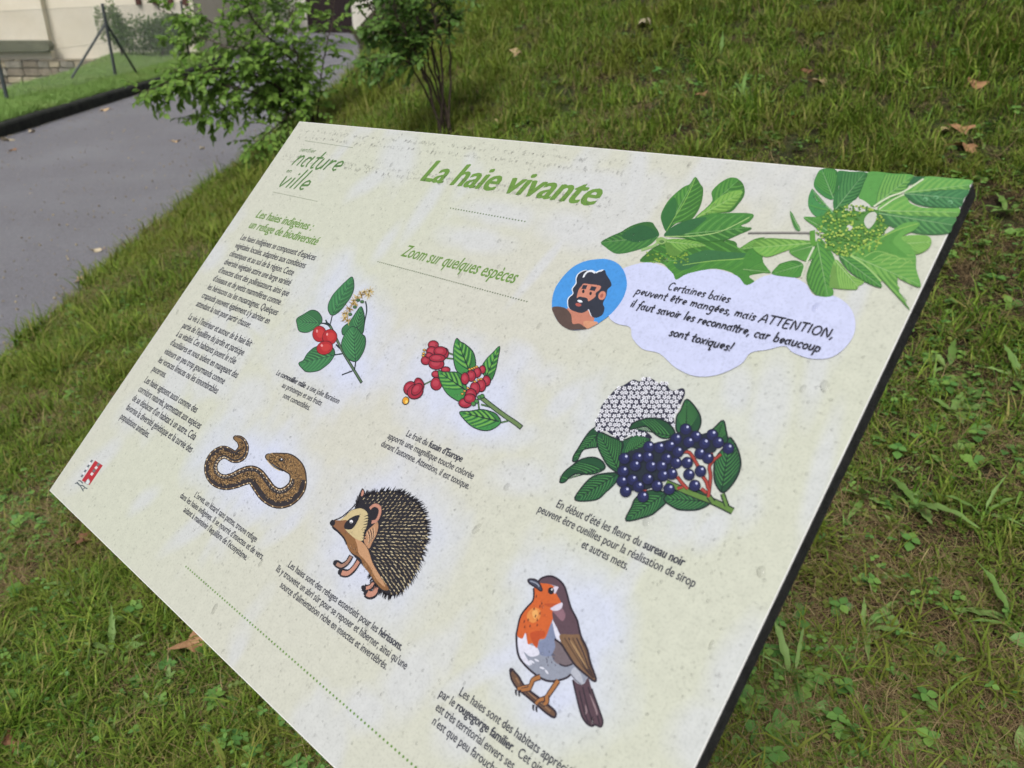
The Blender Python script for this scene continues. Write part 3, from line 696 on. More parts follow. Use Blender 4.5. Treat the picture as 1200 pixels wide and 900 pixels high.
wn = M_wat.node_tree; tb = wn.nodes.new('ShaderNodeBsdfTransparent'); tb.inputs[0].default_value = (.92, .92, .92, 1); gb = wn.nodes.new('ShaderNodeBsdfGlossy'); gb.inputs['Roughness'].default_value = .3
fn = wn.nodes.new('ShaderNodeFresnel'); fn.inputs[0].default_value = 1.33; wm_ = wn.nodes.new('ShaderNodeMixShader')
wn.links.new(fn.outputs[0], wm_.inputs[0]); wn.links.new(tb.outputs[0], wm_.inputs[1]); wn.links.new(gb.outputs[0], wm_.inputs[2]); wn.links.new(wm_.outputs[0], wn.nodes['Material Output'].inputs['Surface'])
MB().box(0.0004, BW-.0004, 0.0004, BH-.0004, -.0011, -.0001).build('x', M_white).name = 'white_laminate'
wl_ = bpy.data.objects['white_laminate']; wl_.parent = board; wl_.matrix_local = BL

GW, GH = 360, 240; i0 = .0012
us = np.linspace(i0, BW-i0, GW+1); vs_ = np.linspace(i0, BH-i0, GH+1)
UU, VV = np.meshgrid(us, vs_); q = np.stack([UU.ravel(), BH-VV.ravel(), np.ones(UU.size)]); pq = HM @ q; PX, PY = pq[0]/pq[2], pq[1]/pq[2]
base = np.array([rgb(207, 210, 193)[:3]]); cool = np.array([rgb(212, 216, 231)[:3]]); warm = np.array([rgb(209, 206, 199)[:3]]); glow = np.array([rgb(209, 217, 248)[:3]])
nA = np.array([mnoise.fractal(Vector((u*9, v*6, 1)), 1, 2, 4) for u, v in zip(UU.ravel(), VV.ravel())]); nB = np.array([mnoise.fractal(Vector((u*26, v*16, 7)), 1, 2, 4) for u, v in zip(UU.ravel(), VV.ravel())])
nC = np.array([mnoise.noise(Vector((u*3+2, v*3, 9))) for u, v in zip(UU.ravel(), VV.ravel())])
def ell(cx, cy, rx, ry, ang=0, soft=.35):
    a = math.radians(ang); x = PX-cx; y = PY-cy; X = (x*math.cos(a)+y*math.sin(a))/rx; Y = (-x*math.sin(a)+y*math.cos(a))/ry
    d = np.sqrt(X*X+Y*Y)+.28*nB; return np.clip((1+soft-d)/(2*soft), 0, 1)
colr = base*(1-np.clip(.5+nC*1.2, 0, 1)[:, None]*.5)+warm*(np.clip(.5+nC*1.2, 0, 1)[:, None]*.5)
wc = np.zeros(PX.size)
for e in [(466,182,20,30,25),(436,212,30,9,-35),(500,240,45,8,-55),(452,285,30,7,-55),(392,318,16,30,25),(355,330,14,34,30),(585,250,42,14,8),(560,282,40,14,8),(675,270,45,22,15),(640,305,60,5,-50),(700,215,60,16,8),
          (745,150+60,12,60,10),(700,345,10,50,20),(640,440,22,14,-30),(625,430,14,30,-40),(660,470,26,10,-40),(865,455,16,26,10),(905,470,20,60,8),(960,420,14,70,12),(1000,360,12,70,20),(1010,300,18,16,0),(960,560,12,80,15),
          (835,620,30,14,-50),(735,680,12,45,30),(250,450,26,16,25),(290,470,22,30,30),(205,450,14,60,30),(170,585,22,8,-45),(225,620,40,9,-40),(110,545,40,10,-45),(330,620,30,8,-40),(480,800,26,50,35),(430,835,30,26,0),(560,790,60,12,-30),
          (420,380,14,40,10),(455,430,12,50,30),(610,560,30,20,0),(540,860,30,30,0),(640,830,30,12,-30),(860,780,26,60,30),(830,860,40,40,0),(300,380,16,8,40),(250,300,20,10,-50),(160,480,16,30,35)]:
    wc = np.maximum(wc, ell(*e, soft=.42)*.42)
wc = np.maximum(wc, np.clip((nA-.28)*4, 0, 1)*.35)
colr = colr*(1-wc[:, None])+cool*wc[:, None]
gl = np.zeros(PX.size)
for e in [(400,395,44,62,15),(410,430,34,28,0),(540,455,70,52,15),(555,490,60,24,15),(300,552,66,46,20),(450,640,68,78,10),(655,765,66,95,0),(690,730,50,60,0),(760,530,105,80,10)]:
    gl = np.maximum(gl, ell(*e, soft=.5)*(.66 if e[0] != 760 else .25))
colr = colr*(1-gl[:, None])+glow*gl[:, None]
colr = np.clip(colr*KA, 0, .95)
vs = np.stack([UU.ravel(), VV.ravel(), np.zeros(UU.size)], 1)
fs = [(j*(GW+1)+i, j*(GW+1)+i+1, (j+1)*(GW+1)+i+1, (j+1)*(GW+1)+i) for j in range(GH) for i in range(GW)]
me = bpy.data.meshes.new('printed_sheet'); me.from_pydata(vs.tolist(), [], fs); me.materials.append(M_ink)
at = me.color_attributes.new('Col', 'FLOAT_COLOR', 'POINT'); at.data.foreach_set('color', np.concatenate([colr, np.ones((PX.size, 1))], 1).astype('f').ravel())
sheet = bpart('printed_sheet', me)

def sm2(pts, k=4, closed=True):
    n = len(pts); out = []
    P = [np.array(p, float) for p in pts]
    rngi = range(n) if closed else range(n-1)
    for i in rngi:
        a = P[i-1] if (closed or i > 0) else P[0]; b = P[i]; c = P[(i+1) % n]; d = P[(i+2) % n] if (closed or i < n-2) else P[-1]
        for j in range(k):
            t = j/k; out.append(tuple(.5*((2*b)+(c-a)*t+(2*a-5*b+4*c-d)*t*t+(3*b-a-3*c+d)*t**3)))
    if not closed: out.append(tuple(P[-1]))
    return out
class Art:
    """flat print on the board face, traced on the board plane"""
    def __init__(s, ox=0, oy=0, k=1, z0=.00012):
        s.ox, s.oy, s.k = ox, oy, k; s.z = z0; s.v = []; s.f = []; s.c = []
    def P(s, p): return uv(s.ox+p[0]/s.k, s.oy+p[1]/s.k)
    def up(s, d=.000006): s.z += d
    def _add(s, pts, faces, col):
        b = len(s.v); s.v += [(x, y, s.z) for x, y in pts]; c = rgb(*col, k=KA)
        cs = c
        for f in faces: s.f.append(tuple(b+i for i in f))
        s.c += [cs]*len(pts)
    def fill_uv(s, q, col, up=True):
        tri = tessellate_polygon([[Vector((x, y, 0)) for x, y in q]]); fc = []
        for t in tri:
            a, b, c = [q[i] for i in t]
            if (b[0]-a[0])*(c[1]-a[1])-(b[1]-a[1])*(c[0]-a[0]) < 0: t = (t[0], t[2], t[1])
            fc.append(tuple(t))
        s._add(q, fc, col)
        if up: s.up()
    def fill(s, pts, col, smooth=True, up=True):
        s.fill_uv([s.P(p) for p in (sm2(pts) if smooth else pts)], col, up)
    def stroke_uv(s, q, w, col, closed=False, taper=0, up=True):
        n = len(q); V2 = []
        for i in range(n):
            a = q[i-1] if (closed or i > 0) else q[0]; b = q[(i+1) % n] if (closed or i < n-1) else q[-1]
            dx, dy = b[0]-a[0], b[1]-a[1]; l = math.hypot(dx, dy) or 1; ww = w/2
            if taper: ww *= (1-taper*i/(n-1)) if taper > 0 else 1
            if taper == -1: ww = w/2*math.sin(math.pi*(.08+.9*i/(n-1)))
            V2 += [(q[i][0]-dy/l*ww, q[i][1]+dx/l*ww), (q[i][0]+dy/l*ww, q[i][1]-dx/l*ww)]
        fc = [(2*i+1, 2*i+3, 2*i+2, 2*i) for i in range(n-1)]
        if closed: fc.append((2*n-1, 1, 0, 2*n-2))
        s._add(V2, fc, col)
        if up: s.up()
    def stroke(s, pts, w, col, closed=False, smooth=True, taper=0, up=True):
        """w in mm"""
        q = [s.P(p) for p in (sm2(pts, 4, closed) if smooth and len(pts) > 2 else pts)]
        s.stroke_uv(q, w/1000, col, closed, taper, up)
    def ell(s, cx, cy, rx, ry, col, ang=0, n=18, up=True, out=None, ow=.8):
        a = math.radians(ang); pts = []
        for i in range(n):
            t = 2*math.pi*i/n; x, y = rx*math.cos(t), ry*math.sin(t); pts.append((cx+x*math.cos(a)-y*math.sin(a), cy+x*math.sin(a)+y*math.cos(a)))
        s.fill(pts, col, False, up)
        if out: s.stroke(pts, ow, out, True, False, up=up)
        return pts
    def leaf(s, pts, base, tip, col, dark=(28,44,40), ow=.9, veins=6, vcol=None, vw=.55, light=None, lw=.9, smooth=True, ang=38, outline=True):
        """leaf outline with midrib and side veins"""
        poly = sm2(pts) if smooth else pts; s.fill(poly, col, False)
        hx, hy = tip[0]-base[0], tip[1]-base[1]
        hf = [p for p in poly if hx*(p[1]-base[1])-hy*(p[0]-base[0]) > 0]
        if len(hf) > 4:
            dk_ = tuple(int(c*.86) for c in col)
            j = max(range(len(poly)), key=lambda i: (hx*(poly[i][1]-base[1])-hy*(poly[i][0]-base[0]) > 0) and not (hx*(poly[i-1][1]-base[1])-hy*(poly[i-1][0]-base[0]) > 0))
            rot = poly[j:]+poly[:j]; hf = [p for p in rot if hx*(p[1]-base[1])-hy*(p[0]-base[0]) > 0]
            s.fill(hf, dk_, False)
        vcol = vcol or dark; bx, by = base; tx, ty = tip; dx, dy = tx-bx, ty-by; L = math.hypot(dx, dy); dx /= L; dy /= L
        def hit(o, d):
            best = 1e9
            for i in range(len(poly)):
                ax, ay = poly[i-1]; cx, cy = poly[i]; ex, ey = cx-ax, cy-ay; den = d[0]*ey-d[1]*ex
                if abs(den) < 1e-9: continue
                t = ((ax-o[0])*ey-(ay-o[1])*ex)/den; u = ((ax-o[0])*d[1]-(ay-o[1])*d[0])/den
                if t > 1 and 0 <= u <= 1: best = min(best, t)
            return best if best < 1e8 else 0
        for pas in (0, 1):
            if pas == 0 and not light: continue
            for i in range(veins):
                t = .06+.82*(i+.5*(pas == 0))/veins; o = (bx+dx*L*t, by+dy*L*t)
                for sg in (1, -1):
                    A = math.radians(ang)*sg; d = (dx*math.cos(A)-dy*math.sin(A), dx*math.sin(A)+dy*math.cos(A)); h = hit(o, d)
                    if h <= 2 or h > L: continue
                    h *= .88; e = (o[0]+d[0]*h+dx*h*.12, o[1]+d[1]*h+dy*h*.12); m_ = (o[0]+d[0]*h*.5-dx*h*.03, o[1]+d[1]*h*.5-dy*h*.03)
                    s.stroke([o, m_, e], lw if pas == 0 else vw, light if pas == 0 else vcol, taper=.6, up=False)
            s.up()
        s.stroke([base, (bx+dx*L*.5, by+dy*L*.5), (bx+dx*L*.94, by+dy*L*.94)], vw*1.5, vcol, taper=.6)
        if outline: s.stroke(poly, ow, dark, True, False)
    def build(s, name, label=None, parent=board):
        me = bpy.data.meshes.new(name); me.from_pydata(s.v, [], s.f); me.materials.append(M_ink)
        a = me.color_attributes.new('Col', 'FLOAT_COLOR', 'POINT'); a.data.foreach_set('color', np.array(s.c, 'f').ravel())
        o = bpart(name, me)
        if label: o['label'] = label
        return o

# ---- lettering
_tc = {}
def glyphs(txt):
    if txt in _tc: return _tc[txt]
    d = bpy.data.curves.new('t', 'FONT'); d.body = txt; d.size = 1; d.resolution_u = 3
    o = bpy.data.objects.new('t', d); COL.objects.link(o); bpy.context.view_layer.update()
    me = bpy.data.meshes.new_from_object(o.evaluated_get(bpy.context.evaluated_depsgraph_get()))
    v = [(p.co.x, p.co.y) for p in me.vertices]; f = [tuple(p.vertices) for p in me.polygons]
    bpy.data.objects.remove(o); bpy.data.curves.remove(d); bpy.data.meshes.remove(me)
    _tc[txt] = (v, f); return v, f
def xmax(t): v, f = glyphs(t); return max(p[0] for p in v)
_bar = None
def adv(t):
    global _bar
    if _bar is None: _bar = xmax('|')
    return xmax(t+'|')-_bar
def line(art, segs, u0, u1, v, size, col, shear=0, upto=None, bold_w=.022):
    """segs [(text, bold)], fitted between u0 and u1 on the baseline v; upto: fit width to that many leading segments"""
    W_ = [adv(t)*(1.03 if b else 1) for t, b in segs]; tot = sum(W_[:upto] if upto else W_)
    sx = (u1-u0)/tot; x = u0
    for (t, b), w in zip(segs, W_):
        if t.strip():
            vv, ff = glyphs(t); offs = [(0, 0), (bold_w*1.7, 0), (-bold_w*1.7, 0), (bold_w*.8, bold_w*.8), (-bold_w*.8, -bold_w*.8)] if b else [(0, 0), (.020, 0), (-.020, 0), (0, .012), (0, -.012)]
            for oi, (ax, ay) in enumerate(offs):
                z = art.z; art.z += oi*.000004
                art._add([(x+(px_+ax)*sx+(py_+ay)*size*shear, v+(py_+ay)*size) for px_, py_ in vv], ff, col); art.z = z
        x += w*sx
INK = (46, 48, 64); GREEN = (110, 150, 66)
def block(name, rows, first, last, size_k=.62, col=INK, shear=0, label=None, nominal=None, size=None):
    """rows: (segments, start px or None for flush left, end px, upto)"""
    a = Art(); f_, l_ = uv(*first), uv(*last); n = len(rows)
    for i, (segs, st, en, upto) in enumerate(rows):
        v = f_[1]+(l_[1]-f_[1])*i/max(1, n-1)
        sz = size or (f_[1]-l_[1])/(n-1)*size_k*1.22
        u0 = uv(*st)[0] if st else f_[0]+(l_[0]-f_[0])*i/max(1, n-1)
        line(a, segs, u0, uv(*en)[0], v, sz, col, shear, upto, .016 if col == GREEN else .025)
    return a.build(name, label)
R_ = lambda t: [(t, False)]
block('paragraph_text', [(R_(t), None, e, None) for t, e in (
 ("Les haies indigènes se composent d'espèces", (368,306.1)), ("végétales locales, adaptées aux conditions", (356.4,315)), ("climatiques et au sol de la région. Cette", (342.2,323.6)),
 ("diversité végétale attire une large variété", (339,335.1)), ("d'insectes dont des pollinisateurs, ainsi que", (336.9,347.6)), ("d'oiseaux et de petits mammifères comme", (327.5,357.3)),
 ("les hérissons ou les musaraignes. Quelques", (324.1,369.4)), ("crapauds peuvent également s'y abriter en", (314.7,379.2)), ("attendant la nuit pour partir chasser.", (293,383.6)))], (280.9,280.5), (229,358.3), .80)
block('paragraph_text', [(R_(t), None, e, None) for t, e in (
 ("La vie à l'intérieur et autour de la haie fait", (293.6,404.8)), ("partie de l'équilibre du jardin et participe", (285.2,415.3)), ("à sa vitalité. Ces habitants jouent le rôle", (275.7,425.4)),
 ("d'auxiliaires et nous aident en mangeant des", (278.4,441.3)), ("visiteurs un peu trop gourmands comme", (262.6,448.7)), ("les voraces limaces ou les innombrables", (255,459.6)), ("pucerons.", (194,441.3)))], (219.7,373.7), (177.5,434.3), .80)
block('paragraph_text', [(R_(t), None, e, None) for t, e in (
 ("Les haies agissent aussi comme des", (229.6,483.5)), ("corridors naturels, permettant aux espèces", (234.1,502.1)), ("de se déplacer d'un habitat à un autre. Cela", (227.7,515.6)),
 ("favorise la diversité génétique et la survie des", (224.4,528.9)), ("populations animales.", (174.3,511.6)))], (168.4,447.6), (139.9,490.3), .80)
block('heading_text', [([("Les haies indigènes :", 1)], None, (366.2,271), None), ([("un refuge de biodiversité", 1)], None, (372.4,288.4), None)], (298.7,254.6), (290.3,266.7), .86, GREEN, .2)
block('caption_text', [([("Le ", False), ("cornouiller mâle", True), (" a une jolie floraison", False)], (323,439), (396.5,473), None), (R_("au printemps et ses fruits"), (329.8,453.5), (375.8,475.3), None), (R_("sont comestibles."), (330.7,465.5), (362.5,480.5), None)], (323,439), (330.7,465.5), .80)
block('caption_text', [([("Le fruit du ", False), ("fusain d'Europe", True)], (475,510.8), (542.7,540.4), None), (R_("apporte une magnifique touche colorée"), (453.8,513.1), (554.3,560.6), None), (R_("durant l'automne. Attention, il est toxique."), (445.8,522.4), (549.1,573.1), None)], (475,510.8), (445.8,522.4), .82)
block('caption_text', [(R_("L'orvet, un lézard sans pattes, trouve refuge"), (227.1,582), (300.4,633.9), None), (R_("dans les haies indigènes. Il se nourrit d'insectes et de vers,"), (210.4,582.6), (307.5,656.3), None), (R_("aidant à maintenir l'équilibre de l'écosystème."), (214.4,599.3), (288.9,655.9), None)], (227.1,582), (214.4,599.3), .82)
block('caption_text', [([("Les haies sont des refuges essentiels pour les ", False), ("hérissons.", True)], (336.7,664), (471,762.7), None), (R_("Ils y trouvent un abri sûr pour se reposer et hiberner, ainsi qu'une"), (322.8,668.5), (475.8,783.7), None), (R_("source d'alimentation riche en insectes et invertébrés."), (327.3,687.7), (452.3,785), None)], (336.7,664), (327.3,687.7), .82)
block('caption_text', [([("Les haies sont des habitats", False), (" appréciés", False)], (537,814), (630.9,882.6), 1), ([("par le ", False), ("rougegorge familier.", True), (" Cet oiseau", False)], (513,816.6), (603.7,882.1), 2), ([("est très territorial envers", False), (" ses", False)], (509,832.4), (589,890), 1), ([("n'est que peu", False), (" farouche", False)], (505.4,847.8), (549.4,880.2), 1)], (537,814), (505.4,847.8), .82)
block('caption_text', [([("En début d'été les fleurs du ", False), ("sureau noir", True)], (650.7,593.8), (802.1,663.5), None), (R_("peuvent être cueillies pour la réalisation de sirop"), (629.3,599.3), (813.5,688.3), None), (R_("et autres mets."), (680.2,641.1), (735.2,667.2), None)], (650.7,593.8), (680.2,641.1), .82)
a = Art(); c0, c1 = uv(468.7,300.6), uv(606.7,332.4); line(a, [("Zoom sur quelques espèces", 1)], c0[0], c1[0], (c0[1]+c1[1])/2, abs(uv(472.5,288)[1]-c0[1])/.62, GREEN, .22, None, .010); a.build('heading_text')
a = Art(); c0, c1 = uv(490.5,211.5), uv(703,241.5); line(a, [("La haie vivante", True)], c0[0], c1[0], (c0[1]+c1[1])/2, abs(uv(505,189)[1]-c0[1])/.66, GREEN, .27, None, .020); a.build('title_text')
# dotted rules
a = Art()
def dots(p, q, n, r, col):
    A, B = uv(*p), uv(*q)
    for i in range(n):
        t = i/(n-1); x = A[0]+(B[0]-A[0])*t; y = A[1]+(B[1]-A[1])*t
        a.fill_uv([(x+r*math.cos(k*math.pi/4), y+r*math.sin(k*math.pi/4)) for k in range(8)], col, False)
_d = dots
def dots(*k):
    global a
    a = Art(); _d(*k); tag(a.build('dotted_rule'), kind='stuff')
dots((528.1,243.9), (615.1,259.6), 27, .0009, (76,110,46)); dots((443,306.7), (617.4,353.5), 66, .0008, (70,95,52)); dots((218,664), (497,908), 80, .0011, (108,150,66))
dots((357.5,165), (413,173), 60, .00055, (90,112,76)); dots((320,225), (371.5,236), 60, .00055, (90,112,76))

# ---- hand lettered words, built from pen strokes (x height 1, ascender 1.9, descender -.9)
def arc(cx, cy, rx, ry, a0, a1, n=7): return [(cx+rx*math.cos(math.radians(a0+(a1-a0)*i/n)), cy+ry*math.sin(math.radians(a0+(a1-a0)*i/n))) for i in range(n+1)]
HG = {
 'a': (1.02, [arc(.36,.48,.30,.46,55,305), [(.72,1.05),(.70,.35),(.92,.0)]]), 'b': (.95, [[(.1,1.9),(.1,.05)], arc(.42,.48,.34,.48,150,-160)]),
 'c': (.8, [arc(.45,.5,.38,.5,50,310)]), 'e': (.85, [[(.12,.48),(.72,.58)]+arc(.42,.55,.32,.45,10,310)]), 'f': (.65, [[(.68,1.75),(.5,1.9),(.32,1.6),(.28,.5),(.2,-.5)], [(.02,.95),(.6,1.02)]]),
 'g': (.95, [arc(.4,.55,.33,.45,50,320), [(.74,.98),(.74,-.4),(.5,-.85),(.12,-.7)]]), 'i': (.38, [[(.18,.98),(.2,.02)], [(.2,1.42),(.24,1.5)]]), 'l': (.4, [[(.15,1.9),(.18,.02)]]),
 'm': (1.35, [[(.1,1),(.12,.02)], [(.12,.6),(.35,.98),(.55,.8),(.58,.02)], [(.58,.6),(.85,.98),(1.08,.8),(1.14,.02)]]), 'n': (.95, [[(.1,1),(.12,.02)], [(.12,.6),(.4,.98),(.68,.8),(.74,.02)]]),
 'o': (.9, [arc(.43,.5,.35,.48,80,440,10)]), 'p': (.95, [[(.12,1),(.08,-.9)], arc(.42,.5,.35,.48,150,-160)]), 'q': (.95, [arc(.4,.5,.34,.48,50,330), [(.74,1),(.72,-.9),(.95,-.6)]]),
 'r': (.7, [[(.1,1),(.12,.02)], [(.12,.55),(.35,.95),(.62,.92)]]), 's': (.72, [[(.6,.88),(.35,1.0),(.15,.78),(.36,.55),(.58,.3),(.38,.02),(.05,.1)]]), 't': (.65, [[(.32,1.6),(.28,.3),(.42,.02),(.62,.1)], [(0,1.02),(.66,1.08)]]),
 'u': (.95, [[(.1,1),(.14,.25),(.38,.0),(.66,.3),(.72,1)], [(.72,1),(.76,.05)]]), 'v': (.8, [[(.05,1),(.36,.02),(.7,1)]]), 'x': (.8, [[(.05,1),(.68,.0)], [(.66,1),(.05,.0)]]),
 'C': (1.15, [arc(.62,.85,.52,.88,50,310)]), 'A': (1.2, [[(.0,0),(.6,1.75),(1.05,0)], [(.25,.6),(.95,.62)]]), 'T': (1.0, [[(.5,1.7),(.45,0)], [(.0,1.7),(1.0,1.75)]]),
 'E': (1.0, [[(.15,1.7),(.12,0),(.85,0)], [(.15,1.7),(.9,1.72)], [(.14,.85),(.75,.9)]]), 'N': (1.2, [[(.12,0),(.15,1.7),(.95,.0),(.98,1.72)]]), 'I': (.5, [[(.2,1.7),(.22,0)]]), 'O': (1.3, [arc(.62,.85,.54,.85,80,440,12)]),
 ',': (.4, [[(.2,.15),(.05,-.35)]]), '!': (.45, [[(.25,1.8),(.18,.45)], [(.15,.1),(.18,.0)]]), ' ': (.62, []),
 'L': (1.0, [[(.15,1.7),(.1,0),(.8,0)]])}
ACC = {'é': ('e', [[(.35,1.2),(.6,1.5)]]), 'ê': ('e', [[(.15,1.2),(.42,1.45),(.65,1.2)]]), 'î': ('i', [[(-.05,1.2),(.2,1.45),(.45,1.2)]])}
def hand(art, txt, p, q, xh, wmm, col, shear=.10, vv=None, jit=.05):
    A, B = uv(*p), uv(*q); rr = random.Random(len(txt)); seq = []; x = 0
    for ch in txt:
        ex = []
        if ch in ACC: ch, ex = ACC[ch]
        w, st = HG[ch]; seq.append((x, (st[:1] if ex and ch == 'i' else st)+ex)); x += w*1.0+.08
    sx = (B[0]-A[0])/x; v = A[1] if vv is None else vv
    for x0, st in seq:
        jy = rr.uniform(-jit, jit)
        for s_ in st:
            pts = sm2(s_, 3, False) if len(s_) > 2 and len(s_) < 8 else s_
            q2 = [(A[0]+(x0+px_)*sx+(py_+jy)*xh*shear, v+(py_+jy)*xh) for px_, py_ in pts]; art.stroke_uv(q2, wmm/1000, col, taper=.12)
            # round pen ends
            r_ = wmm/2000; art.fill_uv([(q2[0][0]+r_*math.cos(k*1.047), q2[0][1]+r_*math.sin(k*1.047)) for k in range(6)], col, False)

# ---- artworks -------------------------------------------------------------
DK = (28, 44, 46)
# cornelian cherry
a = Art(340, 315, 6.43); G1 = (62,128,78); G1l = (88,158,98)
a.stroke([(265,410),(300,430),(345,520),(400,630),(470,745),(540,860)], 3.2, DK, taper=-0.0001); a.stroke([(300,430),(345,520),(400,630),(470,745),(538,855)], 1.6, (92,118,86))
for t in ([(318,352),(300,430)], [(235,410),(290,415)], [(330,650),(395,640)], [(495,700),(485,765)], [(470,770),(430,785),(390,800)], [(545,490),(562,400),(578,310),(568,245)], [(268,385),(285,420)], [(345,570),(375,600)]): a.stroke(t, 1.7, DK)
a.leaf([(318,352),(290,320),(288,270),(315,210),(350,165),(420,95),(468,62),(483,130),(465,200),(425,260),(370,325)], (318,352), (468,62), G1, DK, light=G1l)
a.leaf([(235,410),(240,370),(210,325),(160,312),(100,345),(50,378),(55,425),(70,470),(130,480),(190,450)], (235,410), (60,400), G1, DK, light=G1l)
a.leaf([(335,650),(335,620),(320,595),(270,580),(190,590),(130,640),(100,690),(65,712),(90,750),(130,778),(210,770),(260,740),(305,700)], (335,650), (70,715), G1, DK, light=G1l)
a.leaf([(400,500),(390,460),(410,430),(450,400),(490,340),(535,285),(560,350),(560,430),(545,490),(500,460),(440,480)], (500,480), (540,290), (56,116,72), DK, light=G1l)
a.leaf([(495,700),(440,680),(400,620),(388,560),(415,490),(460,440),(500,445),(540,490),(568,520),(565,590),(535,660)], (495,700), (478,450), G1, DK, light=G1l, veins=7)
for cx, cy, rx, ry, an in ((222,492,52,60,0),(300,515,55,58,10),(262,597,62,50,-20)):
    a.ell(cx, cy, rx, ry, (178,38,44), an, out=(92,20,30)); a.ell(cx+rx*.15, cy-ry*.05, rx*.55, ry*.55, (196,58,56), an); a.ell(cx-rx*.35, cy-ry*.35, rx*.14, ry*.2, (230,150,150), an)
rr = random.Random(4)
for cx, cy in ((590,195),(560,175),(510,215),(475,265),(445,300),(425,340),(415,375),(435,392),(480,240),(600,170),(540,200)):
    for k in range(15):
        an = rr.uniform(0, 6.28); L = rr.uniform(18, 40); a.stroke([(cx, cy), (cx+L*math.cos(an), cy+L*math.sin(an))], 1.0, rr.choice([(214,186,118),(196,164,96),(226,206,150),(150,120,66)]), taper=.5, up=False)
    a.up(); a.ell(cx, cy, 7, 7, (120,100,50))
for cx, cy in ((545,250),(515,238),(490,290),(455,345)): a.ell(cx, cy, 14, 11, (74,112,66), out=DK, ow=.5)
a.build('dogwood_picture')

# spindle
a = Art(465, 390, 7.497); RD = (164,40,60); RD2 = (186,66,82); G2 = (66,142,72); G2l = (116,176,80)
def berry(cx, cy, rx, ry, an=0):
    a.ell(cx, cy, rx, ry, RD, an, out=(60,20,34), ow=1.0); a.ell(cx-rx*.1, cy-ry*.1, rx*.55, ry*.5, RD2, an)
for t in ([(455,178),(500,195)], [(420,222),(500,230)], [(225,462),(300,425)], [(980,775),(915,790)], [(715,600),(725,680)], [(740,630),(830,655)]): a.stroke(t, 1.9, DK); a.stroke(t, 1.0, (90,128,74))
a.stroke([(750,575),(830,640),(950,730),(1040,790),(1098,836)], 4.6, DK, taper=-0.0001); a.stroke([(752,578),(830,640),(950,730),(1040,790),(1092,830)], 3.0, (108,134,84))
a.leaf([(525,50),(500,130),(500,240),(525,330),(575,370),(640,330),(690,300),(690,230),(665,160),(600,100),(560,80)], (640,340), (530,65), G2, DK, light=G2l, lw=2.2, veins=4, vw=.9)
a.leaf([(905,120),(840,180),(790,230),(750,300),(770,380),(830,420),(870,330),(890,230)], (780,400), (900,130), G2, DK, light=G2l, lw=2.2, veins=4, vw=.9)
berry(430,325,40,26); berry(345,365,38,30); berry(348,450,50,56)
a.leaf([(365,335),(380,420),(430,520),(500,580),(570,600),(615,480),(560,360),(450,345),(410,345)], (600,500), (372,345), G2, DK, light=G2l, lw=2.2, veins=4, vw=.9)
a.leaf([(552,698),(600,770),(670,830),(760,860),(840,850),(915,790),(880,720),(820,690),(740,675),(640,690)], (900,780), (560,702), G2, DK, light=G2l, lw=2.2, veins=5, vw=.9)
for b_ in ((322,108,46,38),(425,180,32,46),(255,245,40,38),(308,165,46,42),(385,165,58,42),(285,200,30,24),(350,275,68,50),(358,225,70,34)): berry(*b_)
for b_ in ((755,325,28,36),(710,350,32,46),(658,380,38,50),(602,405,36,52)): berry(*b_)
for b_ in ((790,425,36,46),(745,465,40,56),(690,490,44,56),(655,545,48,52),(605,620,58,42),(645,580,50,42)): berry(*b_)
berry(120,490,55,62,30); berry(200,455,40,58,-20); berry(165,520,72,62,-30); berry(180,500,60,40,-50)
for cx, cy in ((685,310),(705,302),(645,325),(665,318),(720,415),(745,410),(690,432),(600,515),(628,490),(580,540),(240,185),(246,155),(236,205)): a.ell(cx, cy, 13, 9, (222,168,74), out=DK, ow=.5)
a.ell(82, 600, 28, 34, (226,158,40), 20, out=DK); a.ell(90, 610, 12, 14, (244,214,110))
for cx, cy in ((730,570),(755,560),(705,605),(678,628)): a.ell(cx, cy, 19, 18, (76,134,70), out=DK, ow=.6)
a.build('spindle_picture')

# slow worm
a = Art(230, 505, 8.889)
C_ = [(415,75,26),(462,100,40),(492,165,50),(462,245,62),(400,272,58),(340,240,58),(280,222,62),(205,262,62),(158,340,62),(158,430,66),(210,505,72),(300,535,76),(400,515,80),(480,480,86),(560,458,92),(620,480,94),(680,560,98),(750,650,100),(850,702,102),(955,680,100),(1045,590,92),(1062,480,82),(1035,395,86),(960,335,92),(880,310,78),(800,285,54),(760,272,36)]
Cs = sm2(C_, 4, False)
def off(k0, k1, col, w=None, i0=0, i1=None, extra=0):
    q = Cs[i0:i1]; Lf = []; Rt = []
    for i, p in enumerate(q):
        b = q[min(i+1, len(q)-1)]; c = q[max(i-1, 0)]; dx, dy = b[0]-c[0], b[1]-c[1]; l = math.hypot(dx, dy) or 1; n_ = (-dy/l, dx/l); e = extra
        Lf.append((p[0]+n_[0]*(p[2]*k0-e), p[1]+n_[1]*(p[2]*k0-e))); Rt.append((p[0]+n_[0]*(p[2]*k1+e), p[1]+n_[1]*(p[2]*k1+e)))
    n = len(Lf); A = [a.P(p) for p in Lf]; B = [a.P(p) for p in Rt]; a._add(A+B, [(i, i+1, n+i+1, n+i) for i in range(n-1)], col); a.up()
off(-1, 1, (40,34,38), extra=7); a.ell(755, 270, 40, 36, (40,34,38)); a.ell(412, 74, 30, 28, (40,34,38))
off(-.93, .93, (138,106,66)); a.ell(757, 272, 31, 29, (138,112,76)); a.ell(414, 76, 20, 19, (138,106,66))
nC_ = len(Cs); hd = 4*21
off(-.80, -.42, (52,46,48), i1=hd); off(.30, .86, (48,42,46), i0=10, i1=hd)
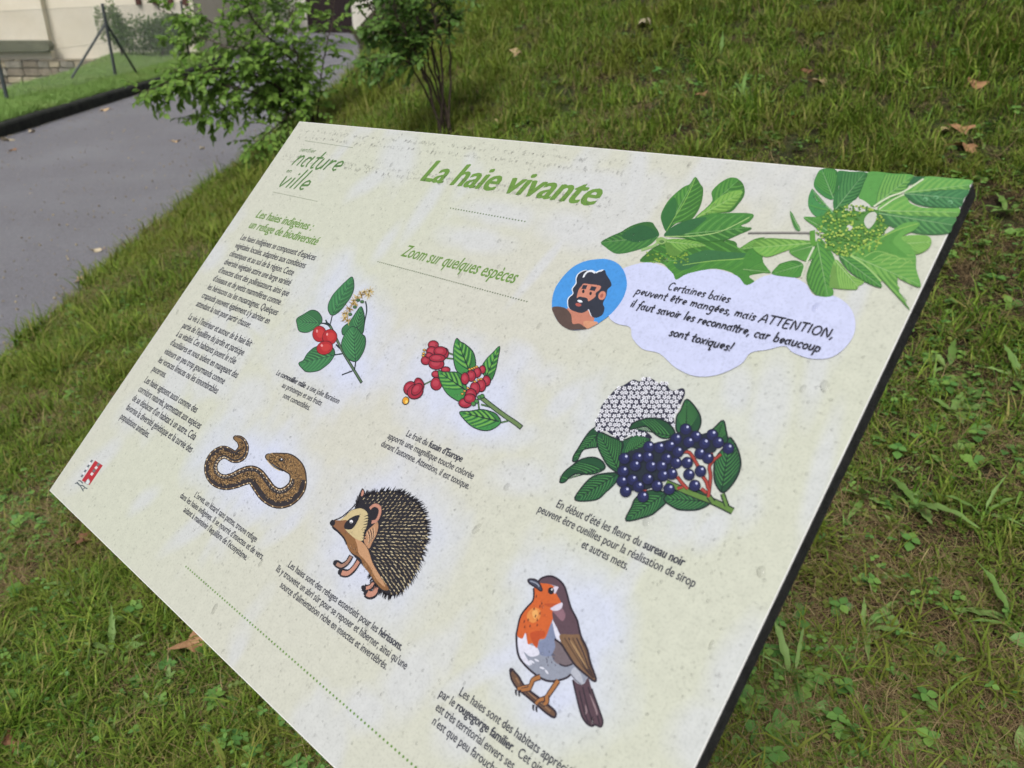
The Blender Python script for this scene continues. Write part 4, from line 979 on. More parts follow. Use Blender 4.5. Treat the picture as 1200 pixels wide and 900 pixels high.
def sidepts(k, i0, i1, st, r, col, out=None):
    for i in range(i0, i1, st):
        p = Cs[i]; b = Cs[min(i+1, nC_-1)]; c = Cs[max(i-1, 0)]; dx, dy = b[0]-c[0], b[1]-c[1]; l = math.hypot(dx, dy); a.ell(p[0]-dy/l*p[2]*k, p[1]+dx/l*p[2]*k, r, r*.7, col, math.degrees(math.atan2(dy, dx)), 8, False)
Cs0 = Cs; Cs = sm2(C_, 9, False); nC_ = len(Cs)
sidepts(-.86, 12, 190, 5, 9, (226,206,172)); sidepts(.92, 50, 190, 5, 9, (222,200,160)); sidepts(.0, 5, 190, 6, 6, (100,74,48)); sidepts(-.66, 60, 185, 4, 6, (208,196,180)); a.up()
for i in range(10, nC_-4):
    p = Cs[i]; b = Cs[i+1]; c = Cs[i-1]; dx, dy = b[0]-c[0], b[1]-c[1]; l = math.hypot(dx, dy) or 1
    for _ in range(7):
        k = rr.uniform(-.45, .42) if i < 190 else rr.uniform(-.85, .85); x, y = p[0]-dy/l*p[2]*k, p[1]+dx/l*p[2]*k; an = math.atan2(dy, dx)+rr.uniform(.6, 1.2); L = rr.uniform(7, 17)
        a.stroke([(x, y), (x+L*math.cos(an), y+L*math.sin(an))], .8, rr.choice([(44,36,34),(70,52,38),(190,156,108),(52,42,38)]), up=False)
a.up(); a.ell(885, 302, 26, 20, (30,28,34)); a.ell(890, 296, 8, 8, (235,235,240)); a.stroke([(728,290),(780,350),(850,395),(905,420)], 1.0, (40,34,38)); a.stroke([(740,310),(800,375),(870,415)], .9, (206,186,150)); a.ell(768, 262, 5, 4, (30,28,34))
a.build('slow_worm_picture')

# hedgehog
a = Art(380, 565, 6.43); HK = (34,32,40); CR = (206,188,142); PK = (196,140,120)
for t, w in (([(205,555),(175,605),(130,632),(92,612)], 6.5), ([(262,590),(225,650),(178,688),(128,680)], 7.5), ([(370,750),(352,790),(315,802),(296,792)], 6.5), ([(398,780),(382,838),(345,850),(318,832)], 8)):
    a.stroke(t, w, HK, taper=-0.0001)
for p_2 in ((92,612,26),(128,680,26),(296,795,18),(320,840,24)): a.ell(p_2[0], p_2[1], p_2[2], p_2[2], HK)
for t, w in (([(202,560),(173,605),(130,632),(94,615)], 3.2), ([(260,595),(222,650),(176,688),(132,682)], 4.2), ([(370,755),(350,788),(315,800)], 3.2), ([(396,790),(378,834),(345,846),(324,836)], 5)):
    a.stroke(t, w, (168,128,110) if t[0][0] == 202 else PK, taper=-0.0001)
out = [(240,190),(262,130),(290,105),(340,85),(400,75),(480,65),(560,70),(620,95),(680,135),(725,180),(755,240),(772,310),(778,380),(772,440),(750,510),(725,600),(680,695),(635,765),(580,825),(510,860),(465,845),(420,815),(375,750),(340,690),(290,630),(240,575),(190,520),(165,460),(150,430),(100,380),(60,340),(110,300),(160,250),(200,215)]
a.fill(out, HK)
for i, (x, y) in enumerate(sm2(out[:24], 5, False)):
    for _ in range(2):
        an = math.atan2(y-470, x-440)+rr.uniform(.15, .55); L = rr.uniform(22, 42); w = 7
        x2, y2 = x+rr.uniform(-8, 8), y+rr.uniform(-8, 8); nx_, ny_ = -math.sin(an)*w, math.cos(an)*w
        a.fill([(x2-nx_-math.cos(an)*15, y2-ny_-math.sin(an)*15), (x2+nx_-math.cos(an)*15, y2+ny_-math.sin(an)*15), (x2+L*math.cos(an), y2+L*math.sin(an))], HK, False, False)
a.up()
from math import hypot
def inside(x, y, poly):
    c = False; j = len(poly)-1
    for i in range(len(poly)):
        if (poly[i][1] > y) != (poly[j][1] > y) and x < (poly[j][0]-poly[i][0])*(y-poly[i][1])/(poly[j][1]-poly[i][1])+poly[i][0]: c = not c
        j = i
    return c
body = [(265,150),(330,95),(480,75),(600,95),(710,180),(765,300),(770,430),(720,600),(640,755),(560,835),(500,845),(470,800),(410,690),(370,590),(345,500),(400,400),(440,250),(400,160),(330,180)]
yy = 88; row = 0
while yy < 850:
    xx = 260+(row % 2)*13
    while xx < 790:
        x, y = xx+rr.uniform(-4, 4), yy+rr.uniform(-4, 4)
        if inside(x, y, body):
            t = min(1, max(0, (y-120)/600)); an = math.radians(-42+t*98+ (x-550)*.02); L = rr.uniform(17, 30)*(.8 if y < 180 else 1.1)
            a.stroke([(x, y), (x+L*.5*math.cos(an), y+L*.5*math.sin(an)), (x+L*math.cos(an), y+L*math.sin(an))], .85, rr.choice([(212,198,160), (190,172,134), (150,138,112)]), taper=-1, up=False)
        xx += 33
    yy += 24; row += 1
a.up()
a.fill([(105,372),(180,385),(250,440),(300,470),(335,520),(365,610),(425,715),(488,806),(440,810),(385,755),(335,680),(300,640),(272,575),(205,530),(172,480),(150,430)], (140,98,60), True)
a.fill([(235,420),(300,465),(335,520),(365,610),(425,715),(460,790),(400,740),(345,640),(300,580),(262,540),(250,480)], (196,150,112))
for _ in range(36):
    t = rr.random(); x = 200+t*230+rr.uniform(-20, 20); y = 480+t*290+rr.uniform(-30, 10); a.stroke([(x, y), (x+10, y+24)], .9, rr.choice([HK, (96,66,44), (216,176,136)]), taper=-1, up=False)
a.up()
a.fill([(325,370),(365,330),(400,300),(408,340),(392,400),(365,450),(340,500),(318,480),(300,440)], (186,140,106))
for k in range(7): a.stroke([(322+k*9, 375-k*6), (338+k*7, 425-k*6), (330+k*7, 470-k*8)], .8, HK if k % 2 else (216,176,140), up=False)
a.up()
a.fill([(235,205),(285,200),(328,240),(322,330),(300,380),(292,440),(240,430),(180,380),(140,345),(105,305),(165,252),(200,218)], CR)
for k in range(9): a.stroke([(330-k*2, 250+k*22), (300-k*2, 262+k*20)], 1.3, HK, taper=.8, up=False)
a.up(); a.fill([(50,318),(78,290),(125,290),(172,290),(150,340),(180,385),(112,370),(72,345)], (140,96,66)); a.ell(63, 308, 20, 24, HK, 20)
a.stroke([(60,335),(110,378),(150,425),(170,470)], 1.6, HK); a.stroke([(75,288),(130,265),(190,215),(240,165)], 1.3, HK)
a.fill([(150,342),(165,300),(215,262),(268,250),(250,300),(215,350),(175,358)], HK); a.ell(205, 298, 13, 12, (240,240,245)); a.ell(203, 304, 5, 5, HK)
a.ell(375, 236, 40, 72, HK, 18); a.stroke([(345,200),(378,175),(416,190),(420,235),(395,290),(358,302)], 3.2, PK)
a.fill([(250,135),(278,62),(292,48),(306,80),(285,130)], HK); a.fill([(278,100),(290,58),(300,80),(290,105)], PK)
a.build('hedgehog_picture')

# elder
a = Art(650, 435, 5); EG = (38,92,58); EL = (70,134,72); ED = (22,36,38)
leafs = [([(270,325),(220,340),(180,385),(140,450),(110,500),(108,530),(135,520),(165,465),(210,450),(255,440),(268,380)], (262,360), (112,525)),
 ([(30,650),(50,600),(100,555),(160,515),(230,505),(280,530),(295,570),(240,600),(180,605),(130,600),(90,620),(60,650)], (292,570), (35,645)),
 ([(120,755),(160,680),(220,620),(290,600),(370,600),(360,650),(300,710),(240,755)], (368,605), (125,752)),
 ([(400,410),(420,400),(500,370),(560,400),(520,470),(440,520),(390,500)], (395,500), (550,395)),
 ([(260,360),(250,430),(290,520),(330,570),(385,590),(388,480),(402,440),(390,410),(330,385)], (380,590), (265,368))]
for P_, b_, t_2 in leafs: a.leaf(P_, b_, t_2, EG, ED, ow=1.2, light=EL, lw=1.0, veins=9, vw=.7, vcol=(20,52,38))
cl = [(240,300),(262,250),(275,205),(318,150),(360,105),(410,80),(460,50),(500,60),(540,35),(580,50),(610,72),(655,65),(670,100),(700,115),(750,100),(765,130),(740,190),(700,260),(705,325),(660,310),(640,290),(540,290),(450,325),(530,350),(570,395),(450,375),(390,402),(330,370),(300,350),(250,360)]
a.fill(cl, (38,38,62))
clp = sm2(cl, 2); fl = []
for j in range(14):
    for i in range(20):
        x = 235+i*29+(j % 2)*14+rr.uniform(-4, 4); y = 45+j*27+rr.uniform(-4, 4)
        if inside(x, y, clp): fl.append((x, y))
for x, y in fl:
    a0 = rr.uniform(0, 6.28)
    for k in range(5):
        an = a0+k*1.2566; a.ell(x+8.2*math.cos(an), y+8.2*math.sin(an), 6.0, 4.3, (240,241,250), math.degrees(an), 7, False)
a.up()
for x, y in fl: a.ell(x, y, 2.4, 2.4, (40,42,80), 0, 5, False)
a.up()
more = [([(440,340),(470,300),(560,275),(640,290),(690,330),(705,380),(640,395),(590,370),(540,325),(480,335)], (700,385), (450,335)),
 ([(775,165),(740,230),(715,270),(715,350),(760,370),(830,360),(858,300),(840,235)], (770,368), (776,172)),
 ([(988,290),(940,330),(900,370),(905,420),(1010,420),(1005,350)], (940,420), (988,298)),
 ([(1028,390),(1070,450),(1092,540),(1070,620),(1020,690),(980,710),(940,650),(935,560),(950,500),(1000,440)], (978,705), (1030,396)),
 ([(420,878),(450,800),(480,740),(560,700),(640,710),(660,760),(600,820),(550,850)], (645,720), (425,872)),
 ([(640,750),(700,700),(800,690),(900,720),(920,765),(850,810),(750,815),(700,800)], (915,765), (645,750))]
for P_, b_, t_2 in more: a.leaf(P_, b_, t_2, EG, ED, ow=1.2, light=EL, lw=1.0, veins=9, vw=.7, vcol=(20,52,38))
for t, w in (([(655,655),(760,700),(860,740),(940,770),(1045,822)], 4.2), ([(985,720),(1010,790)], 2.6), ([(905,735),(930,770)], 3)): a.stroke(t, w+1.2, ED, taper=-0.0001); a.stroke(t, w-.6, (98,134,62), taper=-0.0001)
for t in ([(750,475),(790,478),(820,520),(842,560)], [(915,455),(922,500),(940,515),(975,488)], [(940,515),(908,560),(915,620),(902,740)], [(480,605),(530,590),(610,607)], [(720,620),(750,660),(782,692)], [(870,620),(890,650),(902,690)], [(640,580),(672,560)], [(540,680),(528,705)], [(860,690),(892,715)], [(752,680),(720,690)]):
    a.stroke(t, 2.9, (70,26,30)); a.stroke(t, 1.9, (168,66,56))
bs = [(770,342),(715,398),(830,385),(788,418),(925,375),(880,425),(960,420),(1020,455),(555,445),(618,450),(680,440),(725,475),(855,485),(900,512),(550,505),(490,510),(412,515),(475,555),(570,560),(660,515),(715,540),(780,540),(630,560),(405,590),(790,610),(858,590),(690,605),(640,615),(550,635),(460,640),(400,650),(495,680),(605,675),(420,708),(675,695),(825,675),(522,740)]
a.fill([(385,500),(420,480),(560,430),(700,390),(770,320),(840,370),(930,360),(960,430),(930,480),(850,470),(800,450),(740,500),(690,560),(640,640),(560,690),(480,700),(420,700),(380,640)], (30,40,52))
for x, y in bs:
    a.ell(x, y, 35, 35, (18,20,40)); a.ell(x, y, 31.5, 31.5, (30,34,78)); a.ell(x+5, y-7, 18, 18, (42,48,100)); a.ell(x+11, y-13, 7, 7, (200,205,240))
a.build('elder_picture')

# robin
a = Art(590, 670, 4.738); RK = (44,34,46)
a.fill([(385,600),(440,625),(470,590),(490,650),(540,790),(552,835),(540,862),(510,850),(490,858),(460,840),(435,800),(412,720)], (86,64,74))
for t in ([(440,640),(470,760),(500,845)], [(470,640),(510,760),(535,850)], [(420,660),(450,780),(470,838)]): a.stroke(t, .9, RK)
a.stroke([(480,680),(515,770),(520,800)], 1.3, (150,128,134), taper=-1); a.stroke([(455,740),(462,780),(452,790)], 1.3, (150,128,134), taper=-1)
a.stroke([(385,600),(412,720),(435,800),(460,840),(490,858),(510,850),(540,862),(552,835),(540,790),(490,650)], 1.3, RK)
full = [(195,55),(215,35),(260,25),(300,40),(335,75),(352,120),(375,200),(410,270),(430,340),(465,430),(490,540),(470,580),(440,620),(400,600),(375,570),(350,590),(290,608),(240,605),(190,580),(130,530),(90,480),(76,430),(72,360),(78,320),(95,250),(130,200),(162,165),(170,130),(168,90)]
a.fill(full, (146,152,168)); 
a.fill([(230,370),(255,310),(275,290),(300,400),(290,460),(230,470),(195,450),(190,400)], (128,138,168))
a.fill([(82,362),(120,335),(138,398),(185,420),(198,460),(150,472),(112,445),(150,520),(112,500),(88,450)], (222,222,238))
for x, y, an in ((160,500,40),(185,492,30),(215,535,20),(240,556,55),(150,505,60)): a.ell(x, y, 15, 5, (222,224,238), an)
a.fill([(272,270),(300,320),(330,400),(310,400),(290,360),(278,310)], (222,222,238))
a.fill([(285,375),(320,400),(350,450),(385,500),(360,522),(300,512),(270,470),(288,420)], (116,104,110)); a.stroke([(310,512),(345,525),(385,512)], 1.1, RK)
a.fill([(375,560),(398,530),(430,570),(443,612),(430,628),(395,605)], (182,186,198)); a.stroke([(375,570),(400,600),(430,626)], .8, (110,110,124))
a.fill([(168,95),(200,62),(250,68),(285,85),(292,110),(322,175),(312,202),(262,198),(282,232),(270,275),(255,312),(232,370),(200,378),(186,425),(160,398),(136,402),(124,340),(106,372),(80,360),(78,330),(92,265),(122,215),(162,168),(172,130)], (206,98,44))
a.fill([(135,230),(170,200),(205,215),(200,262),(165,285),(135,265)], (222,140,72)); a.fill([(160,225),(185,212),(192,240),(172,262)], (234,172,100))
a.fill([(150,340),(225,330),(230,360),(200,375),(185,415),(165,395)], (188,78,36)); a.fill([(225,180),(300,178),(312,200),(262,198)], (186,82,40))
for x, y in ((118,270),(140,262),(180,240),(190,262),(205,225),(150,295),(190,290),(215,170),(185,130),(205,185),(120,300),(172,200)): a.stroke([(x, y), (x-3, y+14)], 1.0, (96,42,30), up=False)
a.up()
a.fill([(195,56),(215,35),(260,25),(300,40),(335,75),(352,120),(375,200),(410,270),(430,345),(385,358),(320,350),(298,310),(278,270),(275,215),(325,190),(318,165),(290,112),(300,84),(250,68),(210,64)], (92,70,80))
a.fill([(275,215),(320,200),(345,240),(328,275),(292,240)], (140,104,116)); a.fill([(262,205),(325,172),(322,205),(290,218)], (216,208,224)); a.fill([(278,88),(305,84),(298,105),(284,124)], (214,206,222))
a.fill([(315,350),(380,350),(430,355),(465,430),(480,500),(515,595),(500,606),(470,580),(400,520),(350,440),(320,390)], (128,98,72))
for k in range(5): a.stroke([(340+k*22, 368), (390+k*18, 450), (450+k*9, 540), (498+k*2, 590)], .9, RK if k % 2 else (86,62,46))
a.stroke([(370,380),(420,460),(470,545)], 1.6, (166,134,96), taper=-1)
a.stroke([(285,375),(320,400),(350,445),(400,520),(470,582),(500,606),(515,596),(482,500),(466,430),(430,355),(410,270),(375,200),(352,120),(335,75),(300,40),(260,25),(215,35),(195,55)], 1.5, RK)
a.stroke([(168,92),(170,130),(162,165),(130,200),(95,250),(78,320),(72,360),(76,430),(90,480),(130,530),(190,580),(240,605),(290,608),(350,590),(375,570)], 1.5, RK)
a.fill([(138,44),(170,42),(196,58),(216,100),(206,107),(186,92),(160,76),(142,62)], (62,66,84)); a.stroke([(138,44),(170,42),(196,58),(216,100),(206,107),(186,92),(160,76),(142,62)], 1.1, RK, True); a.stroke([(150,52),(185,66),(200,84)], .9, (150,156,174))
a.ell(265, 107, 17, 20, (26,26,36)); a.ell(270, 100, 5, 5, (235,235,240))
for _ in range(14): x, y = rr.uniform(225, 300), rr.uniform(440, 530); a.stroke([(x, y), (x+2, y+10)], .7, (90,92,110), up=False)
a.up()
br = [(38,545),(50,542),(62,556),(85,582),(115,632),(155,668),(200,702),(270,758),(292,785),(282,810),(235,782),(190,742),(130,692),(75,645),(45,595)]
a.fill(br, (108,80,62)); a.stroke(br, 1.5, RK, True); a.stroke([(70,590),(110,648),(180,706),(262,775)], 1.0, (146,112,84)); a.stroke([(90,620),(150,690),(230,752)], .8, (64,48,42))
a.ell(41, 550, 9, 11, RK)
for t in ([(205,585),(165,602),(150,635),(105,645),(80,652)], [(150,635),(140,652),(100,658)], [(305,605),(262,668),(238,700),(200,715),(180,735)], [(240,690),(242,725),(225,735)]): a.stroke(t, 4.6, RK, taper=.3); a.stroke(t, 3.0, (168,112,64), taper=.3)
for x, y in ((72,655),(90,662),(168,740),(186,748)): a.stroke([(x, y), (x-2, y+18), (x+2, y+32)], 2.0, (34,30,44), taper=.6)
a.build('robin_picture')

# speech cloud, portrait, leaf photograph -----------------------------------------
a = Art(700, 200, 6); LG = (96,158,66); MG = (74,136,58); DG = (48,98,58); LLG = (140,184,92)
def mixc(p, q, t): return tuple(int(x*(1-t)+y*t) for x, y in zip(p, q))
def pleaf(P_, b_, t_2, c, l=None, d=None, **k):
    a.leaf(P_, b_, t_2, c, d or DG, light=mixc(c, l or LLG, .5), lw=2.4, vw=.7, outline=False, veins=7, vcol=mixc(c, d or DG, .55), **k)
    a.stroke([b_, ((b_[0]+t_2[0])/2, (b_[1]+t_2[1])/2), t_2], .9, mixc(c, (210,225,180), .45), taper=.7)
a.stroke([(1060,440),(1300,438),(1515,440)], 2.6, (150,148,142), smooth=False); a.stroke([(1060,444),(1300,442),(1515,444)], .9, (92,92,88), smooth=False)
pleaf([(360,570),(300,640),(450,650),(520,720),(560,770),(640,740),(800,690),(950,720),(1020,800),(1060,812),(1105,780),(1070,740),(1200,710),(1170,650),(1165,600),(1205,560),(1140,540),(1000,555),(970,500),(850,480),(600,480),(480,500),(400,540)], (1160,600), (380,640), MG, LG)
a.fill([(540,650),(640,600),(760,560),(900,570),(1100,590),(900,630),(760,640),(640,690),(580,700)], (58,112,66)); a.stroke([(600,665),(800,636),(1000,622),(1150,605)], .8, LLG)
for _ in range(70): a.ell(rr.uniform(350, 640), rr.uniform(570, 650), 8, 6, rr.choice([(150,180,70), (70,110,50), (120,160,60)]), 0, 6, False)
a.up()
pleaf([(1000,555),(1040,520),(1110,480),(1180,470),(1140,500),(1205,520),(1300,520),(1215,560),(1120,545)], (1200,530), (1010,550), LG)
pleaf([(480,490),(580,480),(700,500),(765,532),(640,550),(560,600),(500,590),(480,540)], (490,500), (760,530), (112,164,74), LLG, MG)
pleaf([(25,505),(90,465),(170,430),(200,410),(260,380),(330,362),(385,365),(405,390),(430,430),(430,465),(360,530),(280,560),(200,580),(140,585),(100,570),(60,540)], (425,465), (30,505), (66,124,62), (92,150,70), (40,86,50))
a.fill([(170,460),(250,400),(330,385),(420,430),(420,465),(300,500),(240,500)], (46,98,58))
pleaf([(690,45),(725,95),(745,130),(735,220),(700,300),(650,350),(560,370),(510,410),(485,430),(450,350),(455,290),(510,200),(600,120),(650,95)], (490,425), (688,50), MG, (104,162,76))
a.fill([(545,190),(560,260),(530,380),(485,430),(452,350),(458,290),(500,225)], (54,112,58)); a.stroke([(488,425),(545,330),(625,200),(688,60)], .7, LLG)
pleaf([(920,55),(960,50),(990,60),(1028,100),(1035,170),(990,240),(940,290),(860,300),(720,340),(690,330),(770,260),(810,210),(805,150),(860,90)], (700,335), (990,70), MG, (104,160,74))
pleaf([(1022,150),(960,145),(870,180),(790,250),(700,330),(800,300),(900,290),(960,250)], (700,330), (1020,152), (124,176,80), LLG, MG)
pleaf([(470,460),(540,390),(640,350),(800,310),(900,300),(1092,305),(1070,360),(1010,390),(1088,408),(1000,450),(900,490),(750,500),(600,475)], (480,462), (1085,400), (72,134,60), (112,168,84), DG)
a.fill([(470,462),(540,390),(640,350),(770,330),(700,400),(610,450)], (52,106,62)); a.stroke([(480,465),(700,460),(880,425),(1070,330)], .9, (170,200,130))
a.stroke([(310,560),(400,530),(440,490),(490,490)], 3, (150,186,120)); a.ell(450, 495, 36, 26, (140,176,104)); a.ell(455, 500, 18, 11, (90,130,70))
a.ox, a.oy, a.k = 880, 190, 4.444
T2 = (62,124,66)
a.fill([(400,270),(480,240),(560,230),(680,260),(730,310),(700,360),(640,430),(560,460),(470,490),(400,440),(380,340)], (84,138,62))
pleaf([(0,450),(50,480),(65,530),(105,578),(50,575),(0,580),(-40,520)], (-40,560), (100,575), MG, LG)
pleaf([(370,38),(440,40),(455,80),(458,130),(430,195),(380,180),(330,130),(340,75)], (430,190), (370,42), (66,134,70), LG)
pleaf([(320,140),(330,170),(345,205),(400,240),(430,265),(350,288),(305,245),(300,190)], (428,265), (318,145), (72,142,80), LG)
pleaf([(600,58),(740,62),(850,72),(820,130),(790,160),(700,210),(640,235),(590,215),(562,175)], (640,232), (830,80), (92,156,76), LLG)
pleaf([(452,52),(520,52),(605,58),(590,110),(560,180),(500,240),(440,255),(430,200),(460,130)], (440,250), (590,62), (58,120,66), (92,150,84), (40,92,56))
pleaf([(660,250),(720,200),(800,170),(830,215),(900,240),(1000,240),(1085,240),(1065,292),(930,285),(800,280)], (665,255), (1075,265), (112,172,84), LLG, MG)
pleaf([(665,265),(800,280),(930,287),(1065,292),(1050,335),(1028,375),(900,380),(760,350),(680,310)], (668,270), (1050,330), (74,132,76), (100,160,90), (52,108,64))
pleaf([(910,78),(1030,86),(1152,98),(1140,125),(1130,150),(1000,148),(880,162),(800,165),(850,115)], (800,163), (1145,120), (104,166,84), LLG, MG)
pleaf([(800,165),(880,162),(1000,150),(1133,148),(1110,195),(1085,240),(960,240),(870,225),(820,195)], (800,167), (1105,195), (64,124,76), (92,152,96), (46,100,62))
a.fill([(810,128),(850,78),(912,78),(870,108)], (50,104,66), False)
a.stroke([(640,235),(720,185),(800,155),(900,90)], 1.6, (210,220,190)); a.stroke([(668,250),(740,200),(800,172)], 1.2, (200,214,176))
a.fill([(490,255),(530,210),(570,195),(625,235),(590,262),(540,255)], (206,208,198)); a.fill([(590,310),(615,270),(650,265),(655,300),(615,350)], (200,204,192)); a.fill([(500,340),(520,322),(530,345),(512,360)], (206,208,198))
pleaf([(275,290),(340,288),(420,270),(412,330),(380,370),(330,335)], (400,360), (278,290), (84,150,70), LG)
pleaf([(350,400),(400,440),(440,520),(412,600),(430,695),(340,695),(290,610),(322,500)], (345,410), (400,695), (82,146,66), LG)
pleaf([(410,640),(440,510),(520,590),(590,625),(560,650),(545,668),(430,660)], (440,515), (560,655), (128,178,88), LLG, MG)
pleaf([(20,420),(80,400),(160,402),(310,413),(322,430),(200,460),(100,495),(60,490),(15,455)], (320,425), (20,450), (118,174,80), LLG, MG)
pleaf([(200,470),(260,440),(328,435),(322,500),(280,518)], (325,440), (205,475), (94,154,72), LG)
pleaf([(110,585),(140,545),(160,530),(230,515),(275,540),(255,600),(180,600)], (270,540), (115,585), (76,142,62), LG)
a.stroke([(330,445),(290,530),(265,605)], 1.6, (206,214,190)); a.stroke([(322,360),(325,420),(345,430)], 4, (90,150,60))
pleaf([(205,262),(215,268),(235,310),(260,355),(235,355),(215,310)], (255,355), (206,264), (78,142,74), LG)
pleaf([(780,400),(830,385),(920,388),(942,420),(920,460),(860,485),(800,452)], (790,430), (940,420), (124,176,86), LLG, MG)
pleaf([(520,490),(600,430),(720,370),(800,322),(880,320),(850,360),(785,398),(830,440),(860,490),(862,560),(885,655),(800,625),(765,605),(775,680),(830,775),(750,690),(685,620),(600,540)], (525,490), (875,640), (102,162,76), LLG, MG, ang=30)
a.fill([(560,480),(680,400),(800,345),(740,420),(820,500),(700,480),(640,520)], (86,148,66)); a.stroke([(520,490),(640,420),(760,360),(870,325)], .9, LLG)
for k in range(5): a.stroke([(590+k*45, 500+k*14), (650+k*45, 470+k*12), (720+k*30, 480+k*14)], .9, (146,188,102), taper=.5)
pleaf([(460,490),(520,490),(600,550),(645,595),(682,640),(670,658),(580,620),(500,560)], (470,495), (675,650), (70,134,62), LG)
a.stroke([(520,492),(600,545),(680,625)], 1.2, (160,200,120))
for _ in range(420):
    an = rr.uniform(0, 6.28); q_ = math.sqrt(rr.random()); x, y = 545+185*q_*math.cos(an)-20*q_, 360+135*q_*math.sin(an)
    if 590 < x < 655 and 262 < y < 350: continue
    a.ell(x, y, 6.5, 5.5, rr.choice([(160,190,80), (126,166,62), (86,134,60), (176,200,96), (74,120,56)]), 0, 6, False)
    if _ % 60 == 0: a.up()
a.up()
for x, y in ((910,200),(1040,215),(965,190)): a.ell(x, y, 14, 11, (120,176,128)); a.ell(x-3, y+2, 9, 7, (70,130,80))
a.build('leaf_photograph')

a = Art(630, 180, 2.264, z0=.00085)
a.fill([(200,325),(235,303),(290,290),(335,300),(360,320),(369,336),(400,320),(470,308),(530,326),(556,351),(600,327),(655,322),(710,345),(735,378),(790,380),(830,410),(844,455),(830,500),(785,540),(730,546),(680,530),(656,512),(610,522),(566,530),(540,560),(480,588),(420,592),(368,570),(325,532),(280,520),(252,490),(246,462),(210,452),(188,430),(180,380)], (206,212,244))
a.build('speech_cloud')
a = Art(0, 0, 1, z0=.00092); HK2 = (38,38,48)
xh = abs(uv(737.5,357.7)[1]-uv(731.7,372.4)[1])*.335
hand(a, "Certaines baies", (780.2,343.2), (857.7,350.2), xh, 1.35, HK2, vv=(uv(780.2,343.2)[1]+uv(857.7,352.5)[1])/2)
hand(a, "peuvent être mangées, mais ", (737.5,357.7), (893,371.5), xh, 1.35, HK2, vv=(uv(737.5,357.7)[1]+uv(982.5,382.2)[1])/2)
hand(a, "ATTENTION,", (891,374.5), (984,384), xh*1.05, 1.4, HK2, vv=(uv(737.5,357.7)[1]+uv(982.5,382.2)[1])/2)
hand(a, "il faut savoir les reconnaître, car beaucoup", (731.7,372.4), (968.5,399.7), xh, 1.35, HK2, vv=(uv(731.7,372.4)[1]+uv(968.5,399.7)[1])/2)
hand(a, "sont toxiques!", (781.8,398), (860,408.5), xh, 1.35, HK2, vv=(uv(781.8,398)[1]+uv(860,408.5)[1])/2)
a.build('hand_lettered_text')
a = Art(640, 295, 9, z0=.0009)
a.fill([(540,84),(650,85),(760,130),(830,220),(856,330),(842,430),(790,540),(700,650),(600,730),(500,790),(380,825),(260,828),(150,765),(85,660),(65,560),(85,430),(150,310),(270,180),(400,110)], (72,152,226))
a.fill([(225,605),(300,600),(450,620),(475,660),(512,708),(508,740),(552,757),(500,790),(430,817),(380,790),(290,770),(240,670)], (198,130,108)); a.fill([(400,740),(512,740),(552,757),(500,790),(430,817)], (214,154,120))
a.fill([(70,592),(150,585),(222,610),(270,675),(284,765),(350,762),(400,790),(432,817),(380,825),(260,828),(150,765),(85,660)], (92,74,68))
WH = (235,240,248); hair = [(400,210),(440,202),(460,212),(500,218),(530,232),(570,215),(622,200),(640,245),(680,310),(694,362),(660,395),(648,420),(640,470),(605,550),(620,600),(600,668),(540,702),(492,692),(470,650),(452,612),(430,632),(380,652),(320,640),(262,615),(238,575),(242,500),(292,450),(284,400),(325,340),(325,290),(350,240)]
a.fill([(x-9, y-4) for x, y in hair], WH); a.fill(hair, (48,52,66))
a.fill([(402,343),(480,350),(577,366),(570,405),(530,440),(522,480),(455,528),(440,500),(400,486),(345,498),(328,482),(350,405),(378,370)], (208,138,116)); a.ell(595, 468, 38, 48, (208,138,116), 25); a.ell(592, 470, 15, 24, (168,98,84), 25)
a.stroke([(398,276),(412,245),(445,215),(490,210),(520,228)], 2.0, WH); a.stroke([(530,228),(560,212),(600,202)], 1.6, WH)
a.stroke([(385,378),(432,380)], 4.2, (48,52,66)); a.stroke([(472,390),(528,400)], 4.2, (48,52,66)); a.ell(397, 424, 13, 19, (36,36,46), 10); a.ell(474, 446, 13, 19, (36,36,46), 10)
a.fill([(330,500),(355,480),(395,486),(430,500),(448,530),(445,580),(400,610),(330,590),(318,540)], (48,52,66)); a.ell(362, 528, 28, 13, WH, 15); a.ell(345, 565, 32, 18, (178,92,84), 8)
a.build('portrait_picture')
# path logo
a = Art(); LGN = (92,132,72)
hand(a, "nature", (340.5,193.3), (394.5,202), abs(uv(340.5,193.3)[1]-uv(347,181.8)[1]), 3.3, LGN, .45, vv=uv(340.5,193.3)[1], jit=.02)
hand(a, "ville", (324,218.2), (357,223.5), abs(uv(340.5,193.3)[1]-uv(347,181.8)[1]), 3.3, LGN, .45, vv=uv(324,218.2)[1], jit=.02)
hand(a, "sentier", (350.5,177.2), (369,179.3), abs(uv(350.5,177.2)[1]-uv(352.3,174.2)[1]), .8, LGN, .35, jit=.02)
hand(a, "en", (334.5,202), (341,202.8), abs(uv(350.5,177.2)[1]-uv(352.3,174.2)[1]), .8, LGN, .35, jit=.02)
a.build('logo')
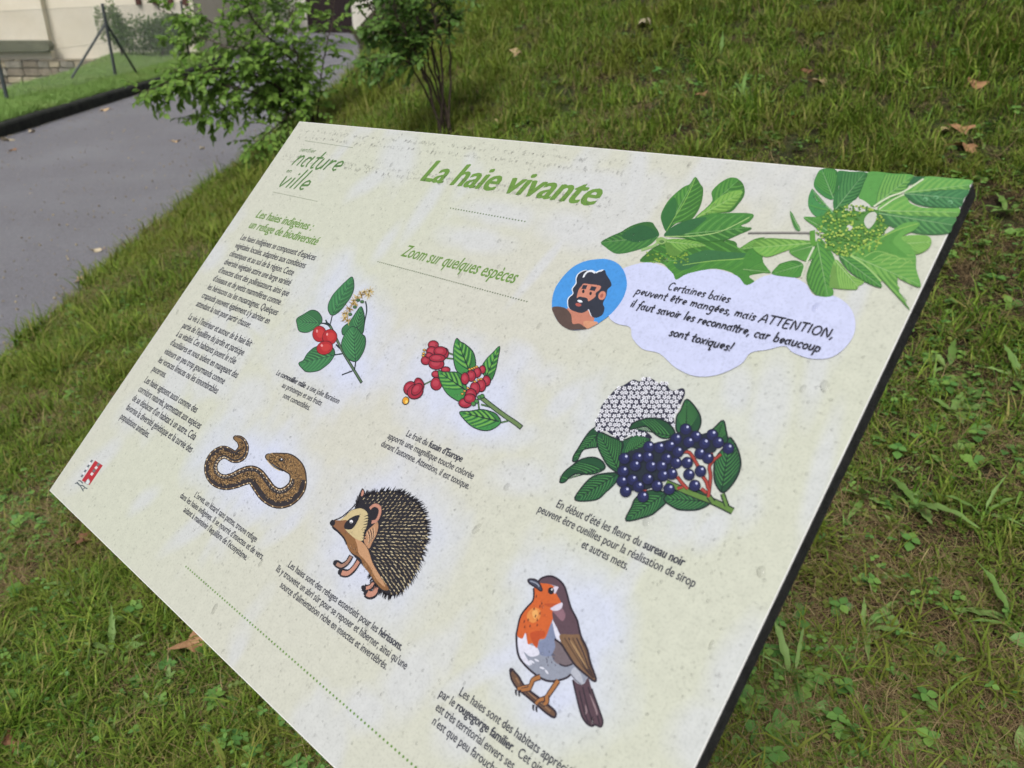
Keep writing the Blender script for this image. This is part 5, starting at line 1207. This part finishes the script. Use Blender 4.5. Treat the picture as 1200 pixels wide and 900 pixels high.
# red and grey emblem
a = Art(80, 530, 12.86); GR = (110,118,124)
a.fill([(405,125),(520,200),(320,495),(205,425)], (186,36,48), False)
for k in range(7):
    t = k/7; a.fill([(350-165*t, 110+260*t), (375-165*t, 122+260*t), (352-165*t, 158+260*t), (327-165*t, 146+260*t)], GR if k % 2 == 0 else (232,232,235), False)
for k in range(4):
    t = k/4; cx, cy = 455-130*t, 180+190*t; a.fill([(cx, cy-22), (cx+28, cy), (cx, cy+34), (cx-28, cy+10)], GR if k % 2 == 0 else (214,222,222), False)
for (x0, y0, x1, y1) in ((100,470,170,500),(150,430,220,470),(180,500,260,540),(220,560,290,550),(240,470,300,430),(130,450,230,590)): a.stroke([(x0, y0), ((x0+x1)/2, (y0+y1)/2-16), (x1, y1)], 1.4, (96,106,110))
a.fill([(260,470),(300,400),(330,440),(300,490)], (220,226,226)); a.stroke([(260,470),(300,400),(330,440),(300,490)], .6, GR, True, False)
a.build('emblem')

# rain drops on the face
m = MB(); rd = random.Random(21)
def drop(x, y, r, el=1.0, an=0, h=.38):
    b = len(m.v); n = 8; ca, sa = math.cos(an), math.sin(an)
    for ring, (k, hh) in enumerate(((1, 0), (.75, .62))):
        for i in range(n):
            t = 2*math.pi*i/n; X, Y = r*k*math.cos(t), r*k*el*math.sin(t); m.v.append(Vector((x+X*ca-Y*sa, y+X*sa+Y*ca, ZD+r*h*hh)))
    m.v.append(Vector((x, y, ZD+r*h)))
    for i in range(n): m.f.append((b+i, b+(i+1) % n, b+n+(i+1) % n, b+n+i)); m.f.append((b+n+i, b+n+(i+1) % n, b+2*n)); m.m += [0, 0]
ZD = .0004
for _ in range(4600): drop(rd.uniform(.004, BW-.004), rd.uniform(.004, BH-.004), rd.choice([.0005, .0006, .0008, .0010, .0012]), rd.uniform(.8, 1.4))
for row_v in (.588, .577, .545, .538):
    for _ in range(150): drop(rd.uniform(.02, BW-.3), row_v-.004*rd.random()-.002*rd.random(), rd.uniform(.0008, .0018), rd.uniform(.8, 1.2))
for _ in range(34): drop(rd.uniform(.01, BW-.01), rd.uniform(.01, BH-.01), rd.uniform(.0018, .0034), rd.uniform(1.2, 1.9), rd.uniform(-.5, .5), .28)
tag(m.build('rain_drops', M_wat, board, True), kind='stuff'); rdp = bpy.data.objects['rain_drops']; rdp.matrix_local = BL

# posts and bracket under the board
for u in (.5,):
    top = BM @ Vector((u, BH*.6, -.038)); loc = Vector(board.location); gz = ground(top.x, top.y)
    MB().box(top.x-.03-loc.x, top.x+.03-loc.x, top.y-.03-loc.y, top.y+.03-loc.y, gz-.25-loc.z, top.z-loc.z-.01).build('post', M_steel, board)
    o = MB().box(u-.25, u+.25, .12, BH-.06, -.038, -.0185).build('bracket', M_steel, board); o.matrix_local = BL
